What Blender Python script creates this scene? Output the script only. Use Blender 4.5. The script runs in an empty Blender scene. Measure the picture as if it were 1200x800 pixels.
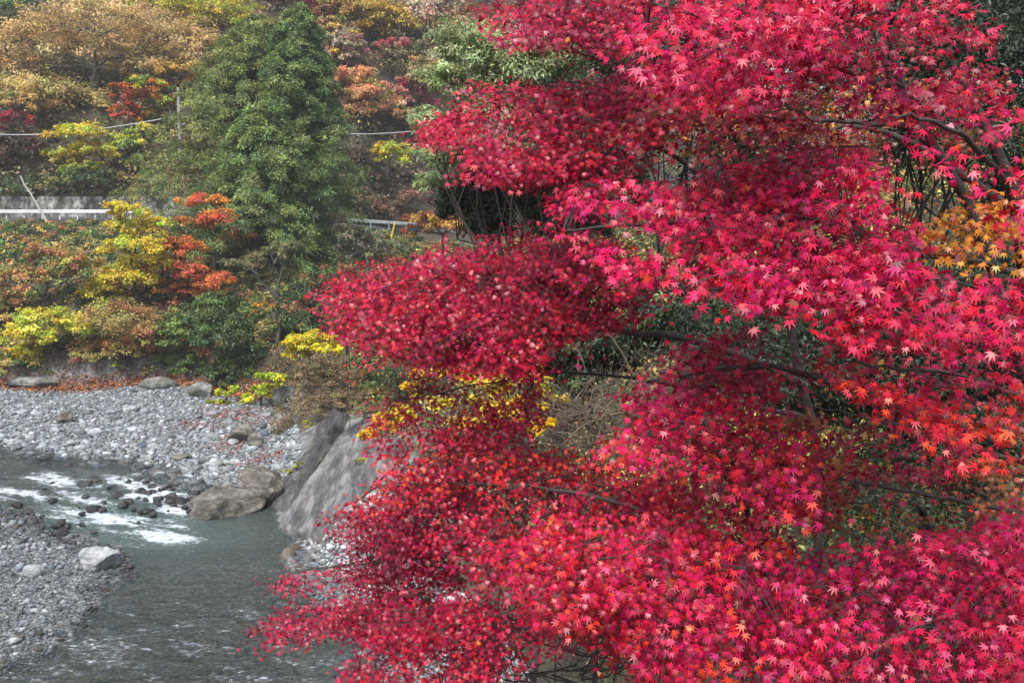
import bpy, math, random
import numpy as np
from mathutils import Vector

S = bpy.context.scene
COL = S.collection
R = math.radians
RNG = np.random.default_rng(7)
random.seed(7)

# ------------------------------------------------------------------ camera, light, exposure
FPX, PITCH, CZ = 1167.0, R(9.73), 14.0
cd = bpy.data.cameras.new('camera')
cam = bpy.data.objects.new('camera', cd)
COL.objects.link(cam)
cam.location = (0, 0, CZ)
cam.rotation_euler = (R(90) - PITCH, 0, 0)
cd.sensor_width = 36.0
cd.lens = 36.0 * FPX / 1200.0
cd.clip_start = 0.1
cd.clip_end = 1500
S.camera = cam

SUN_EL, SUN_AZ = R(60), R(205)          # azimuth measured clockwise from +Y
W = bpy.data.worlds.new('World')
S.world = W
W.use_nodes = True
nt = W.node_tree
for n in list(nt.nodes):
    nt.nodes.remove(n)
wo = nt.nodes.new('ShaderNodeOutputWorld')
wb = nt.nodes.new('ShaderNodeBackground')
hs = nt.nodes.new('ShaderNodeHueSaturation')
hs.inputs['Saturation'].default_value = 0.8
sky = nt.nodes.new('ShaderNodeTexSky')
sky.sky_type = 'NISHITA'
sky.sun_disc = False
sky.sun_elevation = SUN_EL
sky.sun_rotation = SUN_AZ
sky.dust_density = 3.0
wb.inputs['Strength'].default_value = 0.135
nt.links.new(sky.outputs[0], hs.inputs['Color'])
nt.links.new(hs.outputs[0], wb.inputs['Color'])
nt.links.new(wb.outputs[0], wo.inputs['Surface'])
sl = bpy.data.lights.new('sun', 'SUN')
sl.energy = 2.7
sl.angle = R(13)
sl.color = (1.0, 0.98, 0.95)
so = bpy.data.objects.new('sun', sl)
COL.objects.link(so)
sv = Vector((math.sin(SUN_AZ) * math.cos(SUN_EL), math.cos(SUN_AZ) * math.cos(SUN_EL), math.sin(SUN_EL)))
so.rotation_euler = sv.to_track_quat('Z', 'Y').to_euler()
so.location = (0, 0, 60)
S.view_settings.view_transform = 'Standard'
S.view_settings.look = 'None'
S.view_settings.exposure = 0.9
S.view_settings.gamma = 1.0
S.view_settings.use_curve_mapping = False
cy = S.cycles
cy.max_bounces = 8
cy.diffuse_bounces = 3
cy.glossy_bounces = 3
cy.transmission_bounces = 4
cy.transparent_max_bounces = 10
cy.volume_bounces = 1
cy.caustics_reflective = False
cy.caustics_refractive = False
cy.use_denoising = True
cy.denoiser = 'OPENIMAGEDENOISE'
cy.sample_clamp_indirect = 6.0


# ------------------------------------------------------------------ pixel rays -> points at a real depth
CP, SP = math.cos(PITCH), math.sin(PITCH)


def P(u, v, Y):
    """point at forward distance Y (metres) seen in direction (u, v)"""
    a = (np.asarray(u, float) - 600) / FPX
    b = (400 - np.asarray(v, float)) / FPX
    dy = CP + b * SP
    dz = -SP + b * CP
    t = np.asarray(Y, float) / dy
    return np.stack([a * t, np.broadcast_to(Y, np.shape(a * t)) * 1.0, CZ + dz * t], -1)


def PZ(u, v, z=0.0):
    b = (400 - v) / FPX
    return P(u, v, (z - CZ) / ((-SP + b * CP) / (CP + b * SP)))


def proj(p):
    x, y, z = p[..., 0], p[..., 1], p[..., 2] - CZ
    d = y * CP - z * SP
    up = y * SP + z * CP
    return 600 + FPX * x / d, 400 - FPX * up / d


# ------------------------------------------------------------------ noise
def _hash(ix, iy, iz, seed):
    h = (ix.astype(np.int64) * 374761393 + iy.astype(np.int64) * 668265263 + iz.astype(np.int64) * 2147483647 + seed * 974711) & 0xffffffff
    h = ((h ^ (h >> 13)) * 1274126177) & 0xffffffff
    return ((h ^ (h >> 16)) & 0xffff) / 65535.0


def noise(p, seed=0):
    p = np.asarray(p, float)
    i = np.floor(p).astype(np.int64)
    f = p - i
    f = f * f * (3 - 2 * f)
    out = 0
    for dx in (0, 1):
        for dy in (0, 1):
            for dz in (0, 1):
                w = (f[..., 0] if dx else 1 - f[..., 0]) * (f[..., 1] if dy else 1 - f[..., 1]) * (f[..., 2] if dz else 1 - f[..., 2])
                out = out + w * _hash(i[..., 0] + dx, i[..., 1] + dy, i[..., 2] + dz, seed)
    return out * 2 - 1


def fbm(p, oct=4, seed=0):
    a, s, o = 1.0, 1.0, 0
    for k in range(oct):
        o = o + a * noise(np.asarray(p) * s, seed + k)
        a *= 0.5
        s *= 2.03
    return o


def fbm2(x, y, sc, oct=4, seed=0):
    return fbm(np.stack([x * sc, y * sc, np.zeros_like(x * 1.0) + 0.37], -1), oct, seed)


def sstep(a, b, x):
    t = np.clip((x - a) / (b - a), 0, 1)
    return t * t * (3 - 2 * t)


def inpoly(px, py, poly):
    inside = np.zeros(np.shape(px), bool)
    n = len(poly)
    for i in range(n):
        x1, y1 = poly[i]
        x2, y2 = poly[(i + 1) % n]
        if y1 == y2:
            continue
        c = ((y1 > py) != (y2 > py)) & (px < (x2 - x1) * (py - y1) / (y2 - y1) + x1)
        inside ^= c
    return inside


def polydist(px, py, poly, closed=True):
    d = np.full(np.shape(px), 1e9)
    n = len(poly)
    for i in range(n if closed else n - 1):
        x1, y1 = poly[i]
        x2, y2 = poly[(i + 1) % n]
        ex, ey = x2 - x1, y2 - y1
        t = np.clip(((px - x1) * ex + (py - y1) * ey) / (ex * ex + ey * ey + 1e-9), 0, 1)
        d = np.minimum(d, np.hypot(px - x1 - t * ex, py - y1 - t * ey))
    return d


def sdist(px, py, poly):
    return np.where(inpoly(px, py, poly), 1, -1) * polydist(px, py, poly)


# ------------------------------------------------------------------ mesh helpers
class MB:
    """collects vertices / faces / tints for ONE mesh object"""

    def __init__(s):
        s.v, s.f3, s.f4, s.c, s.n = [], [], [], [], 0

    def add(s, v, f, c=None):
        v = np.asarray(v, float).reshape(-1, 3)
        f = np.asarray(f, int)
        (s.f3 if f.shape[1] == 3 else s.f4).append(f + s.n)
        s.v.append(v)
        if c is None:
            c = (0.5, 0.5, 0.5)
        c = np.asarray(c, float)
        if c.ndim == 1:
            c = np.broadcast_to(c, (len(v), 3))
        s.c.append(c)
        s.n += len(v)

    def build(s, name, mat, parent=None, smooth=False, tint=True):
        me = bpy.data.meshes.new(name)
        if s.n:
            V = np.concatenate(s.v)
            f3 = np.concatenate(s.f3) if s.f3 else np.zeros((0, 3), int)
            f4 = np.concatenate(s.f4) if s.f4 else np.zeros((0, 4), int)
            me.vertices.add(len(V))
            me.vertices.foreach_set('co', V.astype(np.float32).ravel())
            nl = f3.size + f4.size
            me.loops.add(nl)
            me.loops.foreach_set('vertex_index', np.concatenate([f3.ravel(), f4.ravel()]).astype(np.int32))
            nf = len(f3) + len(f4)
            me.polygons.add(nf)
            st = np.concatenate([np.arange(len(f3)) * 3, f3.size + np.arange(len(f4)) * 4])
            me.polygons.foreach_set('loop_start', st.astype(np.int32))
            if smooth:
                me.polygons.foreach_set('use_smooth', np.ones(nf, bool))
            if tint:
                at = me.color_attributes.new('tint', 'FLOAT_COLOR', 'POINT')
                C = np.concatenate(s.c)
                at.data.foreach_set('color', np.concatenate([C, np.ones((len(C), 1))], 1).astype(np.float32).ravel())
            me.update(calc_edges=True)
            me.validate()
        me.materials.append(mat)
        o = bpy.data.objects.new(name, me)
        COL.objects.link(o)
        if parent is not None:
            o.parent = parent
            o.matrix_parent_inverse = parent.matrix_world.inverted() if False else o.matrix_parent_inverse
            me.transform(__import__('mathutils').Matrix.Translation(-Vector(root_loc(parent))))
        return o


def root_loc(o):
    l = Vector((0, 0, 0))
    while o is not None:
        l += o.location
        o = o.parent
    return l


def tag(o, label=None, cat=None, group=None, kind=None):
    if label:
        o['label'] = label
    if cat:
        o['category'] = cat
    if group:
        o['group'] = group
    if kind:
        o['kind'] = kind
    return o


def empty(name, loc):
    o = bpy.data.objects.new(name, None)
    o.empty_display_size = 0.3
    COL.objects.link(o)
    o.location = loc
    return o


def recentre(o):
    """put a single-mesh thing's origin at its base centre"""
    me = o.data
    n = len(me.vertices)
    a = np.empty(n * 3, np.float32)
    me.vertices.foreach_get('co', a)
    a = a.reshape(-1, 3)
    c = Vector(((a[:, 0].min() + a[:, 0].max()) / 2, (a[:, 1].min() + a[:, 1].max()) / 2, a[:, 2].min()))
    me.transform(__import__('mathutils').Matrix.Translation(-c))
    o.location = c
    return o


def norm(a):
    return a / (np.linalg.norm(a, axis=-1, keepdims=True) + 1e-9)


def tube(mb, pts, rad, sides=5, c=(0.5, 0.5, 0.5)):
    pts = np.asarray(pts, float)
    n = len(pts)
    rad = np.broadcast_to(np.asarray(rad, float), (n,))
    tg = norm(np.gradient(pts, axis=0))
    ref = np.where(np.abs(tg[:, 2:3]) > 0.9, np.array([[1.0, 0, 0]]), np.array([[0, 0, 1.0]]))
    a = norm(np.cross(tg, ref))
    b = np.cross(tg, a)
    th = np.linspace(0, 2 * np.pi, sides, endpoint=False)
    ring = pts[:, None, :] + rad[:, None, None] * (np.cos(th)[None, :, None] * a[:, None, :] + np.sin(th)[None, :, None] * b[:, None, :])
    v = ring.reshape(-1, 3)
    i = np.arange(n - 1)[:, None] * sides
    k = np.arange(sides)[None, :]
    k2 = (k + 1) % sides
    f = np.stack([i + k, i + k2, i + sides + k2, i + sides + k], -1).reshape(-1, 4)
    mb.add(v, f, c)


def curve(p0, p1, sag=0.0, wob=0.0, n=6, rng=RNG):
    t = np.linspace(0, 1, n)[:, None]
    p = np.asarray(p0) * (1 - t) + np.asarray(p1) * t
    p[:, 2] += sag * np.sin(np.pi * t[:, 0])
    if wob:
        j = rng.normal(0, wob, (n, 3))
        j[0] = j[-1] = 0
        p += j
    return p


def smooth_line(pts, n):
    pts = np.asarray(pts, float)
    m = len(pts)
    t = np.linspace(0, m - 1, n)
    out = []
    for x in t:
        i = min(int(x), m - 2)
        f = x - i
        p0, p1, p2, p3 = pts[max(i - 1, 0)], pts[i], pts[i + 1], pts[min(i + 2, m - 1)]
        out.append(0.5 * (2 * p1 + (p2 - p0) * f + (2 * p0 - 5 * p1 + 4 * p2 - p3) * f * f + (3 * p1 - p0 - 3 * p2 + p3) * f ** 3))
    return np.array(out)


# ------------------------------------------------------------------ materials
def newmat(name):
    m = bpy.data.materials.new(name)
    m.use_nodes = True
    t = m.node_tree
    for n in list(t.nodes):
        t.nodes.remove(n)
    out = t.nodes.new('ShaderNodeOutputMaterial')
    return m, t, out


def N(t, typ, **kw):
    n = t.nodes.new(typ)
    for k, v in kw.items():
        setattr(n, k, v)
    return n


def setin(n, **kw):
    for k, v in kw.items():
        n.inputs[k.replace('_', ' ')].default_value = v
    return n


def ramp(t, fac, stops):
    r = N(t, 'ShaderNodeValToRGB')
    e = r.color_ramp.elements
    while len(e) < len(stops):
        e.new(0.5)
    for el, (p, c) in zip(e, stops):
        el.position = p
        el.color = (*c, 1)
    t.links.new(fac, r.inputs[0])
    return r.outputs[0]


def mixc(t, fac, a, b, mode='MIX'):
    m = N(t, 'ShaderNodeMix', data_type='RGBA', blend_type=mode)
    for sock, val in ((m.inputs[0], fac), (m.inputs[6], a), (m.inputs[7], b)):
        if isinstance(val, (int, float)):
            sock.default_value = val
        elif isinstance(val, tuple):
            sock.default_value = (*val, 1)
        else:
            t.links.new(val, sock)
    return m.outputs[2]


def maths(t, op, a, b=None, clamp=False):
    m = N(t, 'ShaderNodeMath', operation=op, use_clamp=clamp)
    for s, v in ((m.inputs[0], a), (m.inputs[1], b)):
        if v is None:
            continue
        if isinstance(v, (int, float)):
            s.default_value = v
        else:
            t.links.new(v, s)
    return m.outputs[0]


def texnoise(t, scale, detail=4, rough=0.6, vec=None):
    n = setin(N(t, 'ShaderNodeTexNoise'), Scale=scale, Detail=detail, Roughness=rough)
    if vec is not None:
        t.links.new(vec, n.inputs['Vector'])
    return n.outputs[0]


def objco(t):
    return N(t, 'ShaderNodeTexCoord').outputs['Object']


def geoco(t):
    return N(t, 'ShaderNodeNewGeometry').outputs['Position']


def leafmat(name, rough=0.42, trans=0.3, spec=0.5, tsat=1.35):
    m, t, out = newmat(name)
    at = N(t, 'ShaderNodeAttribute', attribute_name='tint')
    p = setin(N(t, 'ShaderNodeBsdfPrincipled'), Roughness=rough)
    p.inputs['Specular IOR Level'].default_value = spec
    t.links.new(at.outputs['Color'], p.inputs['Base Color'])
    tr = N(t, 'ShaderNodeBsdfTranslucent')
    t.links.new(mixc(t, 1.0, at.outputs['Color'], (tsat, tsat, tsat), 'MULTIPLY'), tr.inputs['Color'])
    mx = N(t, 'ShaderNodeMixShader')
    mx.inputs[0].default_value = trans
    t.links.new(p.outputs[0], mx.inputs[1])
    t.links.new(tr.outputs[0], mx.inputs[2])
    t.links.new(mx.outputs[0], out.inputs[0])
    return m


def barkmat(name, a, b, scale=6.0):
    m, t, out = newmat(name)
    g = geoco(t)
    n = texnoise(t, scale, 6, 0.7, g)
    c = ramp(t, n, [(0.3, a), (0.55, tuple((x + y) / 2 for x, y in zip(a, b))), (0.7, b)])
    p = setin(N(t, 'ShaderNodeBsdfPrincipled'), Roughness=0.85)
    t.links.new(c, p.inputs['Base Color'])
    bp = setin(N(t, 'ShaderNodeBump'), Strength=0.6, Distance=0.02)
    t.links.new(texnoise(t, scale * 4, 5, 0.7, g), bp.inputs['Height'])
    t.links.new(bp.outputs[0], p.inputs['Normal'])
    t.links.new(p.outputs[0], out.inputs[0])
    return m


def rockmat(name, dark, mid, light, scale=1.0, moss=0.0, streak=None, wet=False, bump=0.08):
    m, t, out = newmat(name)
    g = geoco(t)
    vec = g
    if streak is not None:
        mp = N(t, 'ShaderNodeMapping')
        mp.inputs['Rotation'].default_value = streak[0]
        mp.inputs['Scale'].default_value = streak[1]
        t.links.new(g, mp.inputs['Vector'])
        vec = mp.outputs[0]
    n = texnoise(t, 1.3 * scale, 8, 0.65, vec)
    c = ramp(t, n, [(0.36, dark), (0.5, mid), (0.62, light)])
    n2 = texnoise(t, 14 * scale, 5, 0.7, g)
    c = mixc(t, maths(t, 'MULTIPLY', n2, 0.7), c, mixc(t, 1.0, c, (0.45, 0.45, 0.45), 'MULTIPLY'))
    at = N(t, 'ShaderNodeAttribute', attribute_name='tint')
    c = mixc(t, 1.0, c, mixc(t, 1.0, at.outputs['Color'], (2, 2, 2), 'MULTIPLY'), 'MULTIPLY')
    if moss:
        n3 = texnoise(t, 2.5 * scale, 6, 0.7, g)
        c = mixc(t, ramp(t, n3, [(0.52, (0, 0, 0)), (0.62, (moss, moss, moss))]), c, (0.06, 0.075, 0.02))
    p = setin(N(t, 'ShaderNodeBsdfPrincipled'), Roughness=0.3 if wet else 0.85)
    t.links.new(c, p.inputs['Base Color'])
    bp = setin(N(t, 'ShaderNodeBump'), Strength=0.9, Distance=bump)
    hsum = maths(t, 'ADD', texnoise(t, 5 * scale, 8, 0.7, vec), maths(t, 'MULTIPLY', n2, 0.4))
    t.links.new(hsum, bp.inputs['Height'])
    t.links.new(bp.outputs[0], p.inputs['Normal'])
    t.links.new(p.outputs[0], out.inputs[0])
    return m


def plainmat(name, col, rough=0.6, metal=0.0, dirt=0.25, scale=3.0):
    m, t, out = newmat(name)
    n = texnoise(t, scale, 6, 0.7, geoco(t))
    c = mixc(t, ramp(t, n, [(0.4, (0, 0, 0)), (0.75, (1, 1, 1))]), col, tuple(x * (1 - dirt) for x in col))
    p = setin(N(t, 'ShaderNodeBsdfPrincipled'), Roughness=rough, Metallic=metal)
    t.links.new(c, p.inputs['Base Color'])
    t.links.new(p.outputs[0], out.inputs[0])
    return m


M_MAPLE = leafmat('maple_leaf', 0.4, 0.22, 0.45)
M_LEAF = leafmat('broad_leaf', 0.5, 0.25, 0.4)
M_NEEDLE = leafmat('needle_leaf', 0.6, 0.15, 0.3)
M_DRY = leafmat('dry_leaf', 0.7, 0.1, 0.2)
M_BARK = barkmat('dark_bark', (0.02, 0.015, 0.013), (0.09, 0.07, 0.06), 9)
M_BARKG = barkmat('grey_bark', (0.06, 0.055, 0.05), (0.24, 0.22, 0.2), 5)
M_TWIG = barkmat('dry_twig', (0.16, 0.14, 0.12), (0.42, 0.39, 0.35), 12)
M_TWIGB = barkmat('brown_twig', (0.07, 0.05, 0.035), (0.22, 0.17, 0.12), 6)
M_BOULDER = rockmat('boulder_stone', (0.07, 0.06, 0.048), (0.19, 0.168, 0.138), (0.38, 0.35, 0.31), 1.5, 0.6, ((0, R(25), R(20)), (0.8, 1.0, 1.4)), False, 0.2)
M_PALE = rockmat('pale_stone', (0.2, 0.21, 0.21), (0.38, 0.39, 0.39), (0.55, 0.56, 0.56), 1.5)
M_WET = rockmat('wet_stone', (0.012, 0.012, 0.013), (0.03, 0.028, 0.028), (0.07, 0.06, 0.055), 2.0, 0, None, True)
M_SLAB = rockmat('slab_stone', (0.075, 0.07, 0.074), (0.16, 0.152, 0.155), (0.33, 0.315, 0.305), 0.8, 0.4, ((0, 0, R(-32)), (2.4, 0.6, 1.6)), False, 0.2)
M_COBBLE = rockmat('cobble_stone', (0.15, 0.165, 0.17), (0.26, 0.28, 0.29), (0.4, 0.42, 0.43), 2.2)
M_BANKROCK = rockmat('bank_rock', (0.06, 0.06, 0.055), (0.15, 0.15, 0.14), (0.32, 0.32, 0.31), 0.8, 0.7)
M_WALL = rockmat('retaining_wall_concrete', (0.06, 0.06, 0.045), (0.24, 0.24, 0.23), (0.6, 0.6, 0.6), 0.9, 0.9, ((0, 0, 0), (1.2, 1, 0.45)), False, 0.25)
M_WHITE = plainmat('white_rail_paint', (0.74, 0.75, 0.75), 0.5, 0.0, 0.45, 1.2)
M_CONC = plainmat('pole_concrete', (0.34, 0.33, 0.31), 0.8)
M_WIRE = plainmat('cable_sheath', (0.36, 0.37, 0.37), 0.5)
M_WOOD = plainmat('weathered_pole_wood', (0.55, 0.53, 0.48), 0.8)
M_YELLOW = plainmat('yellow_marker_paint', (0.75, 0.5, 0.03), 0.5)
M_ASPHALT = plainmat('asphalt', (0.06, 0.06, 0.06), 0.9)


# ------------------------------------------------------------------ terrain
def pz(l, z=0.0):
    return [tuple(PZ(u, v, z)[:2]) for u, v in l]


FAR_LINE = pz([(-260, 505), (-120, 518), (0, 532), (60, 541), (120, 546), (170, 555), (190, 567), (225, 572), (240, 583), (262, 596), (300, 592), (322, 588)])
FAR_BAR = FAR_LINE + [(-6.0, 47.0), (-4, 80), (-130, 80)]
NEAR_BAR = pz([(-500, 640), (-60, 585), (0, 598), (40, 612), (75, 632), (105, 643), (150, 655), (146, 676), (118, 690), (112, 712), (80, 742), (58, 768), (20, 775), (0, 800), (-60, 850)]) + [(-130, 20)]
RIGHT_EDGE = [(-1.5, -20), (-3.0, 14)] + pz([(470, 830), (440, 770), (400, 730), (375, 708), (362, 690), (346, 668), (338, 655), (352, 636), (336, 622), (318, 600), (310, 578)]) + [(-11.5, 46), (-13, 52), (-15, 60), (-19, 75)]
RIGHT = RIGHT_EDGE + [(130, 75), (130, -20)]


_PA, _PB, _PC = np.array([*PZ(312, 585)]), np.array([*PZ(338, 645)]), P(440, 488, 44.0)
_PN = np.cross(_PB - _PA, _PC - _PA)
_PN = _PN / np.linalg.norm(_PN) * np.sign(_PN[2])


def slab_plane(x, y):
    return _PA[2] - (_PN[0] * (x - _PA[0]) + _PN[1] * (y - _PA[1])) / _PN[2]


def on_slab(u, v):
    o = np.array([0, 0, CZ])
    d = P(u, v, 10.0) - o
    return float((o + d * (((_PA - o) @ _PN) / (d @ _PN)))[1])


def foot_y(x):
    return 61.5 + 0.10 * (x + 30) * (x < -30) + np.where(x > -22, (x + 22) * -0.35, 0) + 0.8 * np.sin(x * 0.5)


def road_y(x):
    return 82.0 + np.where(x > -22, (x + 22) * 0.7 + 0.02 * (x + 22) ** 2, 0) + np.where(x < -45, (x + 45) * -0.12, 0)


def road_z(x):
    return 10.0 - np.where(x > -22, np.minimum((x + 22) * 0.13, 4), 0)


def height(x, y):
    x = np.asarray(x, float)
    y = np.asarray(y, float)
    d1 = sdist(x, y, FAR_BAR)
    z = np.where(d1 > 0, 1.0 * (1 - np.exp(-d1 * 0.10)) + 0.02, np.maximum(d1 * 0.10, -0.55))
    d2 = sdist(x, y, NEAR_BAR)
    z = np.maximum(z, np.where(d2 > 0, 0.75 * (1 - np.exp(-d2 * 0.16)) + 0.02, np.maximum(d2 * 0.09, -0.55)))
    # bed relief
    z = z + np.where(z < 0, 0.12 * fbm2(x, y, 0.6, 3, 3), 0.10 * fbm2(x, y, 0.35, 3, 4) * sstep(0, 0.3, z))
    # right bank
    d3 = sdist(x, y, RIGHT)
    k1 = sstep(33, 36, y)
    k2 = sstep(49.0, 53, y)
    shelf = 0.10 * np.minimum(d3, 2.6) + 0.75 * np.maximum(d3 - 2.6, 0)
    slab = np.clip(slab_plane(x, y) - 0.22, 0.02, 0.05 + 0.8 * np.maximum(d3, 0)) + 0.45 * np.maximum(d3 - 5.0, 0)
    steep = 1.0 * d3
    rise = (shelf * (1 - k1) + slab * k1) * (1 - k2) + steep * k2
    cap = 14.0
    rise = cap * (1 - np.exp(-np.maximum(rise, 0) / cap)) + np.maximum(x - 6, 0) * 0.22
    rb = np.where(d3 > 0, rise + 0.25 * fbm2(x, y, 0.5, 4, 9) * sstep(1.5, 5, d3), np.maximum(d3 * 0.25, -0.9))
    z = np.maximum(z, rb)
    # far bank slope, road bench, hillside
    fy, ry, rz = foot_y(x), road_y(x), road_z(x)
    t = (y - fy) / np.maximum(ry - 0.6 - fy, 1)
    lo = 0.8 + 1.3 * sstep(0, 0.07, t) + (rz - 2.1) * np.clip(t, 0, 1) ** 0.9
    lo = lo + 0.55 * fbm2(x, y, 0.22, 4, 12) * sstep(0.02, 0.15, t) * (1 - sstep(0.85, 0.98, t))
    up = y - ry - 6.0
    hill = rz + 1.6 + 0.80 * np.maximum(up, 0)
    hill = hill + 1.3 * fbm2(x, y, 0.07, 4, 15) * sstep(1, 8, up)
    hill = np.where(hill > 20, 20 + 70 * (1 - np.exp(-(hill - 20) / 70)), hill)
    s = np.where(y < fy, -5, np.where(y < ry - 0.6, lo, np.where(up < 0, rz, hill)))
    return np.maximum(z, s)


def gz(x, y):
    return float(height(np.array([float(x)]), np.array([float(y)]))[0])


def axis(segs):
    out = []
    for a, b, s in segs:
        out.append(np.arange(a, b, s))
    out.append([segs[-1][1]])
    return np.concatenate(out)


def grid_faces(nx, ny):
    i = np.arange(ny - 1)[:, None] * nx + np.arange(nx - 1)[None, :]
    return np.stack([i, i + 1, i + nx + 1, i + nx], -1).reshape(-1, 4)


gx = axis([(-125, -60, 3), (-60, -40, 1), (-40, 6, 0.28), (6, 30, 0.9), (30, 125, 3.5)])
gy = axis([(-12, 10, 1.2), (10, 22, 0.5), (22, 66, 0.28), (66, 100, 0.5), (100, 140, 1.0), (140, 230, 3)])
GX, GY = np.meshgrid(gx, gy)
GZ = height(GX, GY)
# masks: R gravel, G leaf litter, B bare rock
d1 = sdist(GX, GY, FAR_BAR)
d2 = sdist(GX, GY, NEAR_BAR)
d3 = sdist(GX, GY, RIGHT)
fy = foot_y(GX)
shelfm = (d3 < 2.9) & (GY < 37)
grav = np.where((d3 < 0) | shelfm, 1.0, 0.0) * (GY < fy + 0.4)
litter = sstep(-1.6, -0.4, GY - fy - 0.5 * fbm2(GX, GY, 0.8, 2, 31)) * (1 - sstep(-0.2, 0.5, GY - fy)) * (GY < 75)
rock = sstep(0.05, 0.3, GY - fy) * (1 - sstep(0.6, 1.2, GY - fy)) * (GX < -20)
rock = np.maximum(rock, ((d3 > 0) & (GY < 48) & (GX < -2) & ~shelfm) * 0.85)
mb = MB()
gmask = np.stack([grav, litter, np.clip(rock, 0, 1)], -1).reshape(-1, 3)
mb.add(np.stack([GX, GY, GZ], -1).reshape(-1, 3), grid_faces(len(gx), len(gy)), gmask)

m, t, out = newmat('valley_ground')
g = geoco(t)
at = N(t, 'ShaderNodeAttribute', attribute_name='tint')
sep = N(t, 'ShaderNodeSeparateColor')
t.links.new(at.outputs['Color'], sep.inputs[0])
soil = ramp(t, texnoise(t, 0.9, 8, 0.7, g), [(0.3, (0.022, 0.02, 0.012)), (0.5, (0.055, 0.045, 0.025)), (0.7, (0.10, 0.075, 0.045))])
vo = setin(N(t, 'ShaderNodeTexVoronoi'), Scale=7.0, Randomness=1.0)
t.links.new(g, vo.inputs['Vector'])
pebc = ramp(t, vo.outputs['Color'], [(0.15, (0.085, 0.092, 0.095)), (0.5, (0.18, 0.19, 0.195)), (0.85, (0.33, 0.345, 0.35))])
crack = ramp(t, vo.outputs['Distance'], [(0.25, (1, 1, 1)), (0.7, (0.35, 0.35, 0.35))])
peb = mixc(t, 1.0, pebc, crack, 'MULTIPLY')
# fine silt patches on the gravel
peb = mixc(t, ramp(t, texnoise(t, 0.35, 5, 0.6, g), [(0.55, (0, 0, 0)), (0.68, (0.7, 0.7, 0.7))]), peb, (0.13, 0.135, 0.135))
sx = N(t, 'ShaderNodeSeparateXYZ')
t.links.new(g, sx.inputs[0])
under = ramp(t, maths(t, 'ADD', maths(t, 'MULTIPLY', sx.outputs[2], 2.0), 0.5), [(0.40, (1, 1, 1)), (0.56, (0, 0, 0))])
bed = mixc(t, 1.0, peb, (0.62, 0.52, 0.32), 'MULTIPLY')
peb = mixc(t, under, peb, bed)
lit = ramp(t, texnoise(t, 9, 4, 0.8, g), [(0.35, (0.05, 0.02, 0.01)), (0.52, (0.22, 0.075, 0.025)), (0.68, (0.33, 0.15, 0.06))])
rk = ramp(t, texnoise(t, 1.6, 8, 0.7, g), [(0.3, (0.06, 0.06, 0.055)), (0.5, (0.17, 0.17, 0.165)), (0.7, (0.33, 0.33, 0.33))])
c = mixc(t, sep.outputs[0], soil, peb)
c = mixc(t, sep.outputs[2], c, rk)
lf = maths(t, 'MULTIPLY', sep.outputs[1], ramp(t, texnoise(t, 2.2, 5, 0.7, g), [(0.38, (0, 0, 0)), (0.5, (1, 1, 1))]))
c = mixc(t, lf, c, lit)
p = setin(N(t, 'ShaderNodeBsdfPrincipled'), Roughness=0.9)
t.links.new(c, p.inputs['Base Color'])
bp = setin(N(t, 'ShaderNodeBump'), Strength=1.0, Distance=0.06)
t.links.new(maths(t, 'ADD', maths(t, 'MULTIPLY', vo.outputs['Distance'], -1.0), texnoise(t, 12, 6, 0.7, g)), bp.inputs['Height'])
t.links.new(bp.outputs[0], p.inputs['Normal'])
t.links.new(p.outputs[0], out.inputs[0])
tag(mb.build('ground', m, smooth=True), kind='structure')

# ------------------------------------------------------------------ river water
RAPID = pz([(-120, 555), (0, 566), (60, 555), (150, 560), (205, 566), (238, 590), (225, 622), (180, 636), (110, 632), (60, 612), (0, 590), (-120, 570)])


def water_h(x, y):
    w = 0.16 * sstep(38.5, 44.5, y)
    r = sstep(-1.5, 1.0, sdist(x, y, RAPID))
    rough = 0.05 * fbm2(x * 0.8 + y * 0.5, y * 1.2, 1.6, 3, 41) + 0.05 * np.abs(fbm2(x, y, 2.6, 2, 42))
    h = w + r * rough + 0.012 * fbm2(x * 0.7, y * 1.3, 1.3, 3, 43)
    # shallow riffle in the foreground
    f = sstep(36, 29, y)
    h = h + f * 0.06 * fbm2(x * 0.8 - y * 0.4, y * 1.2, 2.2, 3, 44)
    return h, r, f


wx = axis([(-70, -30, 0.6), (-30, -2, 0.11)])
wy = axis([(-6, 22, 0.8), (22, 45, 0.11), (45, 52, 0.25)])
WX, WY = np.meshgrid(wx, wy)
WZ, WR, WF = water_h(WX, WY)
# rapids whitewater plus painted sky glints in the foreground: streaks along the flow
ang = R(-24)
fl = WX * math.cos(ang) + WY * math.sin(ang)
fs = -WX * math.sin(ang) + WY * math.cos(ang)
st = fbm(np.stack([fl * 0.45, fs * 1.9, fl * 0], -1), 4, 51)
MAINF = pz([(95, 604), (125, 598), (185, 606), (225, 618), (262, 632), (215, 640), (160, 636), (110, 630), (92, 618)])
mf = sstep(-0.9, 0.9, sdist(WX, WY, MAINF))
foam_glint = np.clip(WR * (0.42 + 0.5 * st) + mf * (0.34 + 0.4 * st), 0, 0.85)
foam_glint = np.maximum(foam_glint, WF * np.clip(0.20 + 0.5 * fbm(np.stack([fl * 0.9, fs * 2.6, fl * 0], -1), 4, 57), 0, 0.42))  # pale streaks painted in as sky reflection on the foreground ripples
milk = 0.05 + 0.26 * np.exp(-np.maximum(-sdist(WX, WY, MAINF), 0) / 2.2) + 0.10 * WR
wm = np.stack([foam_glint, milk, WF], -1).reshape(-1, 3)
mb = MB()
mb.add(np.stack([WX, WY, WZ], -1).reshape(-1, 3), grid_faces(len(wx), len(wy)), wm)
m, t, out = newmat('river_water')
g = geoco(t)
at = N(t, 'ShaderNodeAttribute', attribute_name='tint')
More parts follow.
